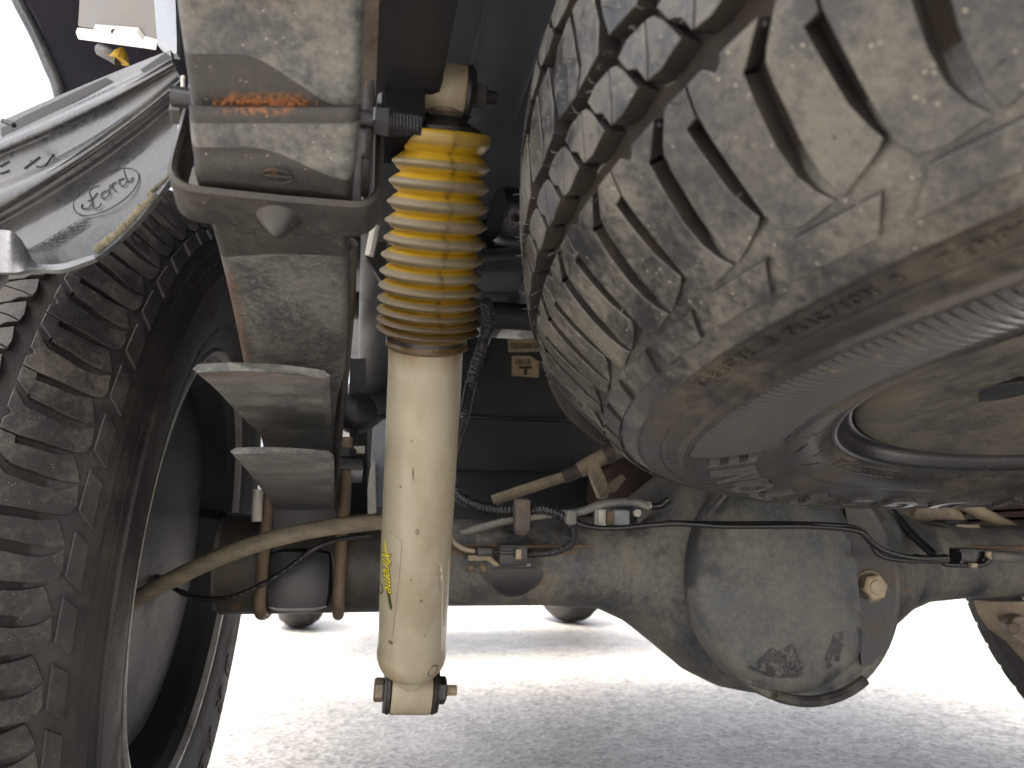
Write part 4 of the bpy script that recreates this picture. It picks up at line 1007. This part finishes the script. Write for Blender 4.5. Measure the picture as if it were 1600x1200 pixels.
for x, y in ((1010, 790), (994, 802)): link_mesh('copper_fitting', *lathe([(0, 0), (.0042, 0), (.0042, .006), (0, .007)], 12, frame(PD(x, y, .825), (0, -1, 0))), M['pale'], sens2)
line('brake_pipe', '', '', [(1000, 790, .83), (1030, 790, .83), (1045, 780, .83)], .004, 'black', 8, 24, None, sens2)
pipes = thing('brake_pipe_bracket', 'tan dusted pipe with a pale forked bracket left of the spare tyre', 'pipe', tuple(PD(930, 740, .95)))
line('pipe_run', '', '', [(770, 782, .98), (800, 772, .98), (850, 755, .98), (890, 742, .98)], .0075, 'pipe', 12, 30, None, pipes)
line('pipe_joint', '', '', [(880, 745, .98), (912, 732, .98)], .0095, 'frame_brown', 12, 10, None, pipes)
line('pipe_run', '', '', [(905, 735, .98), (940, 715, .98), (985, 695, .98), (1040, 670, .98)], .011, 'pipe', 12, 20, None, pipes)
line('pipe_joint', '', '', [(945, 712, .975), (958, 706, .975)], .0135, 'frame_brown', 12, 8, None, pipes)
mb = MB(); mb.add(*plate([PD(918, 728, .96), PD(934, 722, .96), (PD(944, 742, .96)), PD(952, 765, .96), PD(950, 778, .96), PD(938, 778, .96), PD(928, 755, .96)], (0, 1, 0), .012)); mb.build('fork_bracket', M['pipe'], pipes, angle=20)
mb = MB(); mb.add(*plate([PD(950, 757, .965), PD(972, 741, .965), PD(978, 748, .965), PD(962, 768, .965), PD(950, 768, .965)], (0, 1, 0), .01)); mb.build('fork_bracket', M['pipe'], pipes, angle=20)
muf = thing('exhaust_muffler', 'round dark brown muffler end behind the axle', 'muffler', tuple(PD(1000, 760, 1.15)))
link_mesh('muffler_can', *lathe([(0, 0), (.045, .002), (.056, .01), (.058, .02), (.058, .3)], 40, frame(PD(1002, 768, 1.12), (.2, 1, .05))), M['muffler'], muf)
link_mesh('hanger_rod', *tube([PD(1036, 730, 1.05), PD(1034, 800, 1.05)], .0045, 8, 6), M['greyhose'], muf)
line('filler_hose', 'dark rubber hose curving down behind the spare tyre', 'hose', [(856, 525, 1.1), (862, 560, 1.1), (870, 600, 1.1), (892, 640, 1.1), (925, 670, 1.1), (970, 700, 1.1)], .0115, 'frame_brown', 14, 60)
link_mesh('hose_clamp', *tube([PD(862, 562, 1.1), PD(864, 580, 1.1)], .0135, 16, 4), M['bracket']); 
tag(bpy.data.objects['hose_clamp'], 'pale hose clamp round the dark hose beside the spare tyre', 'clamp')
wp = line('washer_bottle', '', '', [(0, 0, 1), (1, 1, 1)], .001, 'grey'); bpy.data.objects.remove(wp)
sh = thing('heat_shield', 'pale blue grey panel showing between the leaf spring and the shock', 'shield', tuple(PD(598, 740, 1.2)))
link_mesh('shield_panel', *plate([PD(583, 668, 1.2), PD(600, 655, 1.2), PD(640, 655, 1.2), PD(640, 790, 1.2), PD(584, 790, 1.2), PD(580, 720, 1.2)], (0, 1, 0), .02), M['grey'], sh, angle=20)
link_mesh('shield_edge', *plate([PD(579, 730, 1.19), PD(586, 720, 1.19), PD(588, 800, 1.19), PD(570, 808, 1.19)], (0, 1, 0), .02), M['pale'], sh, angle=20)

# right hand side, behind and under the spare
vb = thing('load_valve', 'tan metal bracket with a bolt above the axle at the right', 'bracket', tuple(PD(1515, 840, .95)))
link_mesh('valve_plate', *box(.036, .006, .038, frame(PD(1512, 842, .95), (0, -.1, 1), (1, 0, -.02)), .002), M['pipe'], vb)
link_mesh('valve_bolt', *hexprof(.0072, .008, frame(PD(1520, 846, .943), (-.1, -1, -.1))), M['clip'], vb, angle=25)
link_mesh('valve_body', *lathe([(0, 0), (.035, .003), (.04, .012), (.04, .08), (0, .09)], 32, frame(PD(1470, 820, .99), (.3, 1, 0))), M['pipe'], vb)
link_mesh('valve_block', *box(.04, .03, .05, frame(PD(1487, 842, .97), (0, 0, 1), (1, 0, 0)), .004), M['frame'], vb)
link_mesh('valve_arm', *box(.05, .02, .015, frame(PD(1462, 825, .95), (0, 0, 1), (1, 0, .05)), .004), M['black'], vb)
for y in (823, 831): link_mesh('bright_pin', *tube([PD(1448, y, .94), PD(1456, y, .94)], .0028, 8, 4), M['pale'], vb)
cn = thing('axle_connector', 'black wire connector on the axle tube right of the differential', 'connector', tuple(PD(1512, 872, .82)))
blk('connector_body', cn, 1512, 869, .82, .036, .016, .018, 'black', 0, .002)
blk('connector_latch', cn, 1510, 869, .81, .016, .004, .010, 'conduit', 0, .001)
line('connector_loop', '', '', [(1470, 876, .81), (1480, 882, .81), (1510, 883, .81), (1536, 882, .81), (1545, 873, .81)], .003, 'conduit', 8, 40, None, cn)
blk('connector_tag', cn, 1544, 868, .812, .006, .004, .009, 'bolt_light', -30, .001)
blk('connector_tag', cn, 1520, 883, .806, .008, .005, .005, 'bolt_light', 0, .001)
line('connector_sleeve', '', '', [(1430, 872, .775), (1450, 874, .785), (1478, 872, .8)], .0042, 'conduit', 10, 60, (.003, .001), cn)
line('diagonal_hose', 'black hose slanting down from the spare tyre to the axle at the right', 'hose', [(1375, 780, .9), (1400, 806, .89), (1430, 840, .87), (1458, 866, .85)], .0052, 'black', 10, 40)
line('tan_rod', 'tan dusted rod slanting below the spare tyre at the right edge', 'rod', [(1490, 780, .98), (1530, 800, 1.0), (1580, 826, 1.02), (1640, 858, 1.04)], .0095, 'pipe', 12, 30)
line('grey_rod', 'grey rod lying along the axle top at the right edge', 'rod', [(1545, 868, .9), (1580, 870, .92), (1640, 872, .95)], .006, 'greyhose', 10, 20)
line('upper_tube', 'grey blue tube behind the tan bracket at the right edge', 'tube', [(1480, 842, 1.12), (1560, 846, 1.14), (1660, 852, 1.18)], .0165, 'greyhose', 14, 20)
coil = thing('far_leaf_spring', 'rusty ends of the far leaf spring at the right edge', 'leaf spring', tuple(PD(1590, 805, 1.15)))
for i in range(3): link_mesh('leaf', *box(.07, .3, .009, frame(PD(1592, 792 + i * 13, 1.15), (0, 0, 1), (1, .1, 0)), .002), M['muffler'], coil)
back = thing('far_shield', 'brown panel behind the tan rod at the right edge', 'shield', tuple(PD(1560, 800, 1.25)))
link_mesh('shield_panel', *plate([PD(1440, 770, 1.3), PD(1640, 770, 1.3), PD(1640, 850, 1.3), PD(1440, 850, 1.3)], (0, 1, 0), .02), M['bare'], back)
rs = thing('far_shock_mount', 'tan lower shock mount with a rusty bolt by the right tyre', 'shock mount', tuple(PD(1582, 980, 1.0)))
link_mesh('mount_plate', *plate([PD(1548, 940, 1.0), PD(1640, 940, 1.0), PD(1640, 1050, 1.0), PD(1600, 1005, 1.0), PD(1572, 985, 1.0), PD(1556, 962, 1.0)], (0, 1, 0), .03), M['pipe'], rs, angle=20)
mt = link_mesh('mount_eye', *lathe([(0, 0), (.016, 0), (.0175, .003), (.016, .02), (0, .02)], 28, frame(PD(1583, 978, .985), (-.3, -1, -.1))), M['bolt'], rs)
link_mesh('mount_bolt', *hexprof(.0085, .008, frame(PD(1579, 980, .965), (-.3, -1, -.1))), M['ubolt'], mt, angle=25)

# ================================================================ MUD FLAP (grey plastic, ribbed, torn edge)
flap = thing('mud_flap', 'grey ribbed plastic mud flap with embossed oval badge and torn edge', 'mud flap', tuple(PD(140, 300, .36)))
def flap_pt(u, v):
    """u along the ribs (0 left/low .. 1 right/up), v across them from the sky edge down to the torn edge"""
    cols = {  # v: (left px, middle px, right px)
        0.0: ((-70, 222), (95, 148), (266, 78)), .10: ((-70, 245), (105, 168), (268, 92)), .22: ((-70, 268), (118, 190), (272, 104)), .40: ((-70, 318), (120, 236), (280, 118)),
        .48: ((-70, 366), (112, 258), (284, 128)), .56: ((-70, 384), (135, 266), (287, 146)), .66: ((-50, 392), (140, 292), (288, 172)), .86: ((-20, 398), (140, 345), (289, 215)), 1.0: ((60, 418), (165, 392), (288, 246))}
    ks = sorted(cols); out = []
    for c in range(3):
        out.append((np.interp(v, ks, [cols[k][c][0] for k in ks]), np.interp(v, ks, [cols[k][c][1] for k in ks])))
    (x0, y0), (x1, y1), (x2, y2) = out
    a = (1 - u) * (1 - 2 * u); b = 4 * u * (1 - u); c = u * (2 * u - 1)
    x, y = a * x0 + b * x1 + c * x2, a * y0 + b * y1 + c * y2
    d = .385 - .035 * v + .012 * (1 - u)
    rib = lambda v, c, w: math.exp(-((v - c) / w) ** 4)
    d += -.006 * rib(v, .16, .05) - .010 * rib(v, .44, .05) + .010 * rib(v, .31, .06) * 0 + .006 * rib(v, .60, .06)
    return PD(x, y, d)
us, vs = np.linspace(0, 1, 60), np.linspace(0, 1, 130)
G = [[flap_pt(u, v) for u in us] for v in vs]
_n = (G[66][30] - G[64][30]).cross(G[65][31] - G[65][29])
v_, f_ = grid_solid(G, -.0028 if _n.dot(EYE - G[65][30]) > 0 else .0028); link_mesh('flap_sheet', v_, f_, M['liner'], flap, angle=50)
def flap_on(px, py, lift=.0006):
    """point of the sheet nearest to the line of sight through a spot"""
    best = None
    for i, v in enumerate(vs[::2]):
        for j, u in enumerate(us[::2]):
            p = G[i * 2][j * 2]; q = (p - EYE); d = q.dot(ray(px, py)) / ray(px, py).length_squared; e = (EYE + ray(px, py) * d - p).length
            if best is None or e < best[0]: best = (e, i * 2, j * 2)
    e, i, j = best; i1, j1 = min(i + 2, len(vs) - 1), min(j + 2, len(us) - 1); i0, j0 = max(i - 2, 0), max(j - 2, 0)
    a = G[i1][j] - G[i0][j]; b = G[i][j1] - G[i][j0]; n = a.cross(b).normalized(); r = ray(px, py)
    d = (G[i][j] - EYE).dot(n) / r.dot(n); p = EYE + r * d
    return p - r.normalized() * lift
def flap_line(pts, rad, mb): mb.add(*tube([flap_on(*p) for p in pts], rad, 6, max(6, len(pts) * 4)))
# oval badge : affine frame of the embossing on the sheet
bo = Vector((166, 300)); bu = Vector((48, -31)); bv = Vector((-17, -20))      # px: long half axis, short half axis
def bp(a, b): q = bo + bu * a + bv * b; return (q.x, q.y)
bl_c = flap_on(*bp(0, 0)); bl_u = (flap_on(*bp(.8, 0)) - flap_on(*bp(-.8, 0))) / 1.6; bl_v = (flap_on(*bp(0, .8)) - flap_on(*bp(0, -.8))) / 1.6
bl_n = bl_u.cross(bl_v).normalized(); 
if bl_n.dot(EYE - bl_c) < 0: bl_n = -bl_n
def B3(a, b): return bl_c + bl_u * a + bl_v * b + bl_n * .0003
mb = MB()
mb.add(*tube([B3(math.cos(R(t)), math.sin(R(t))) for t in range(0, 361, 10)], .00030, 6, 100, False))
mb.build('badge_outline', M['engrave'], flap)
mb = MB()       # script word in looping strokes
for st in ([(-.72, .15), (-.80, -.05), (-.66, -.25), (-.5, -.1), (-.42, .2), (-.36, .5), (-.2, .62), (-.02, .5)], [(-.55, .12), (-.4, .1), (-.2, .22)], [(-.5, -.1), (-.55, -.45), (-.4, -.55), (-.3, -.4)],
           [(-.08, .1), (-.2, -.1), (-.12, -.3), (.04, -.22), (.06, .0), (-.08, .1)], [(.06, .0), (.18, .05)],
           [(.16, .12), (.22, .18), (.2, -.28)], [(.2, .0), (.28, .18), (.38, .14)],
           [(.62, .08), (.5, .16), (.42, -.04), (.46, -.26), (.6, -.2), (.66, .0)], [(.78, .55), (.7, .2), (.66, -.1), (.7, -.28), (.82, -.14)]):
    mb.add(*tube([B3(*p) for p in st], .00030, 6, len(st) * 6))
mb.build('badge_script', M['engrave'], flap)
mb = MB()       # moulded material code strokes on the upper panel
for st in ([(38, 263), (62, 245)], [(48, 251), (56, 257)], [(57, 260), (70, 259), (83, 241)], [(0, 260), (14, 252)], [(0, 271), (10, 268), (14, 266)]): flap_line(st, .0005, mb)
mb.build('moulded_code', M['engrave'], flap)
mb = MB()       # date grid
go = Vector((38, 395)); gu = Vector((92, -55)); gv = Vector((38, -3))
gp = lambda a, b: tuple(go + gu * a + gv * b)
g00, g10, g01 = flap_on(*gp(0.05, 0)), flap_on(*gp(.95, 0)), flap_on(*gp(0.05, 1))
lift = (EYE - g00).normalized() * .0006
for i in range(9): a = g00 + (g10 - g00) * i / 8 + lift; mb.add(*tube([a, a + (g01 - g00)], .00014, 5, 2))
for i in range(6): a = g00 + (g01 - g00) * i / 5 + lift; mb.add(*tube([a, a + (g10 - g00)], .00014, 5, 2))
rr = random.Random(2)
for i in range(46):
    a = g00 + (g10 - g00) * rr.random() * .8 + (g01 - g00) * rr.random() * .6 + lift; mb.add(*box(.0006, .0004, .0006, Matrix.Translation(a), 0))
mb.build('date_grid', M['engrave'], flap, kind='stuff')
for poly in ([(2, 200), (40, 180), (80, 161), (120, 142), (166, 121), (177, 127), (130, 153), (80, 177), (40, 196), (2, 214)], [(219, 109), (240, 95), (258, 82), (270, 90), (248, 101), (226, 113)]):  # flat dark patches: the shade of open slots put into colour
    P = [flap_on(x, y, .0004) for x, y in poly]; n_ = len(P) // 2
    V = P[:n_] + P[n_:][::-1]; F = [(i, i + 1, n_ + i + 1, n_ + i) for i in range(n_ - 1)]
    link_mesh('slot_shade_patch', V, F, M['slot'], flap)
# torn, thicker lower right edge
edge = [(289, 246, 0), (278, 262, 0), (262, 284, 0), (240, 305, 1), (243, 312, 0), (225, 328, 1), (208, 348, 1), (190, 366, 1), (170, 382, 1), (152, 396, 1)]
P = [flap_on(x - 3, y - 4, .0) for x, y, q in edge]
mb = MB(); rr = random.Random(8); pp = [np.array(p) + np.array([rr.uniform(-1, 1) for _ in range(3)]) * .00035 for p in catmull(P, 90)]
mb.add(*tube(pp, lambda t: .0010 + .0011 * ss(t, .3, .36) + rr.uniform(-.00035, .00035), 8, 200)); mb.build('torn_edge', M['torn'], flap, angle=80)
# rolled lower lip at the far left
mb = MB()
Gl = [[PD(x, y, d) for x, y, d in r_] for r_ in ([(-70, 392, .350), (-20, 366, .350), (14, 364, .350), (26, 372, .350), (36, 390, .349), (46, 408, .348), (62, 418, .347), (100, 417, .346), (150, 403, .346)],
      [(-70, 420, .338), (-20, 428, .338), (10, 430, .338), (28, 430, .339), (40, 428, .340), (50, 427, .341), (66, 427, .342), (102, 426, .342), (153, 409, .343)])]
Gf = []
for t in np.linspace(0, 1, 8):
    Gf.append([Vector(p) for p in catmull([tuple(a.lerp(b, t)) for a, b in zip(*Gl)], 50)])
v_, f_ = grid_solid(Gf, .002); link_mesh('rolled_lip', v_, f_, M['liner'], flap, angle=50)
mb = MB(); mb.add(*tube([PD(5, 289 - 100, .375), PD(14, 192, .372), PD(22, 196, .37)], .0014, 6, 10)); mb.build('flap_clip', M['engrave'], flap)

# ================================================================ BODY SIDE AND BRACKETS, UPPER LEFT
side = thing('bed_side', 'inner bed side panel in flare-tinted purple at the upper left', 'body panel', tuple(PD(180, 60, .7)))
dd = .78
link_mesh('side_panel', *plate([PD(20, -40, dd), PD(34, 0, dd), (PD(58, 45, dd)), PD(80, 100, dd), PD(97, 150, dd), PD(110, 260, dd), PD(330, 260, 1.15), PD(330, -120, 1.15), PD(10, -120, dd)], (0, .3, 1), .01), M['inner'], side, angle=20)
mb = MB(); mb.add(*tube([PD(14, -40, dd - .005), PD(28, 0, dd - .005), PD(54, 50, dd - .005), PD(76, 100, dd - .005), PD(94, 150, dd - .005), PD(106, 260, dd - .005)], .0065, 10, 50)); mb.build('panel_flange', M['liner'], side)
bk = thing('body_mount', 'grey stamped bracket with pale flange under the bed side', 'bracket', tuple(PD(190, 30, .6)))
link_mesh('mount_web', *plate([PD(122, 40, .6), PD(128, -60, .62), PD(250, -60, .56), PD(250, 64, .54), PD(215, 58, .56)], (0, 1, .4), .012), M['bracket'], bk, angle=20)
link_mesh('mount_flange', *plate([PD(121, 43, .585), PD(146, 46, .58), PD(149, 38, .58), PD(216, 43, .555), PD(226, 56, .552), PD(247, 62, .54), PD(246, 70, .54), PD(125, 54, .583)], (0, -.3, -1), .006), M['pale'], bk, angle=20)
link_mesh('flange_hole', *lathe([(0, 0), (.0022, 0), (.0022, .0003), (0, .0003)], 12, frame(PD(178, 50, .5655), (0, -1, -.5))), M['engrave'], bk)
link_mesh('mount_leg', *plate([PD(236, -60, .50), PD(272, -60, .50), PD(276, 60, .46), PD(276, 84, .46), PD(258, 82, .47), PD(246, 70, .48)], (0, 1, .3), .01), M['grey'], bk, angle=20)
yc = thing('plastic_clip', 'small yellow plastic clip on a grey tube behind the mud flap top', 'clip', tuple(PD(190, 90, .6)))
link_mesh('clip_body', *lathe([(0, 0), (.008, 0), (.006, .006), (.002, .011), (0, .012)], 10, frame(PD(186, 95, .6), (.2, -.2, 1))), M['yellow'], yc, angle=25)
link_mesh('clip_tube', *tube([PD(158, 78, .605), PD(170, 84, .60), PD(186, 94, .6)], .0055, 10, 12), M['bracket'], yc)
# thin bright strip that hangs beside the spring (retainer wire)
line('retainer_wire', 'thin pale wire hanging left of the leaf spring clip', 'wire', [(286, 120, .36), (285, 170, .345), (277, 230, .335), (270, 278, .33)], .0011, 'pale', 6, 30)
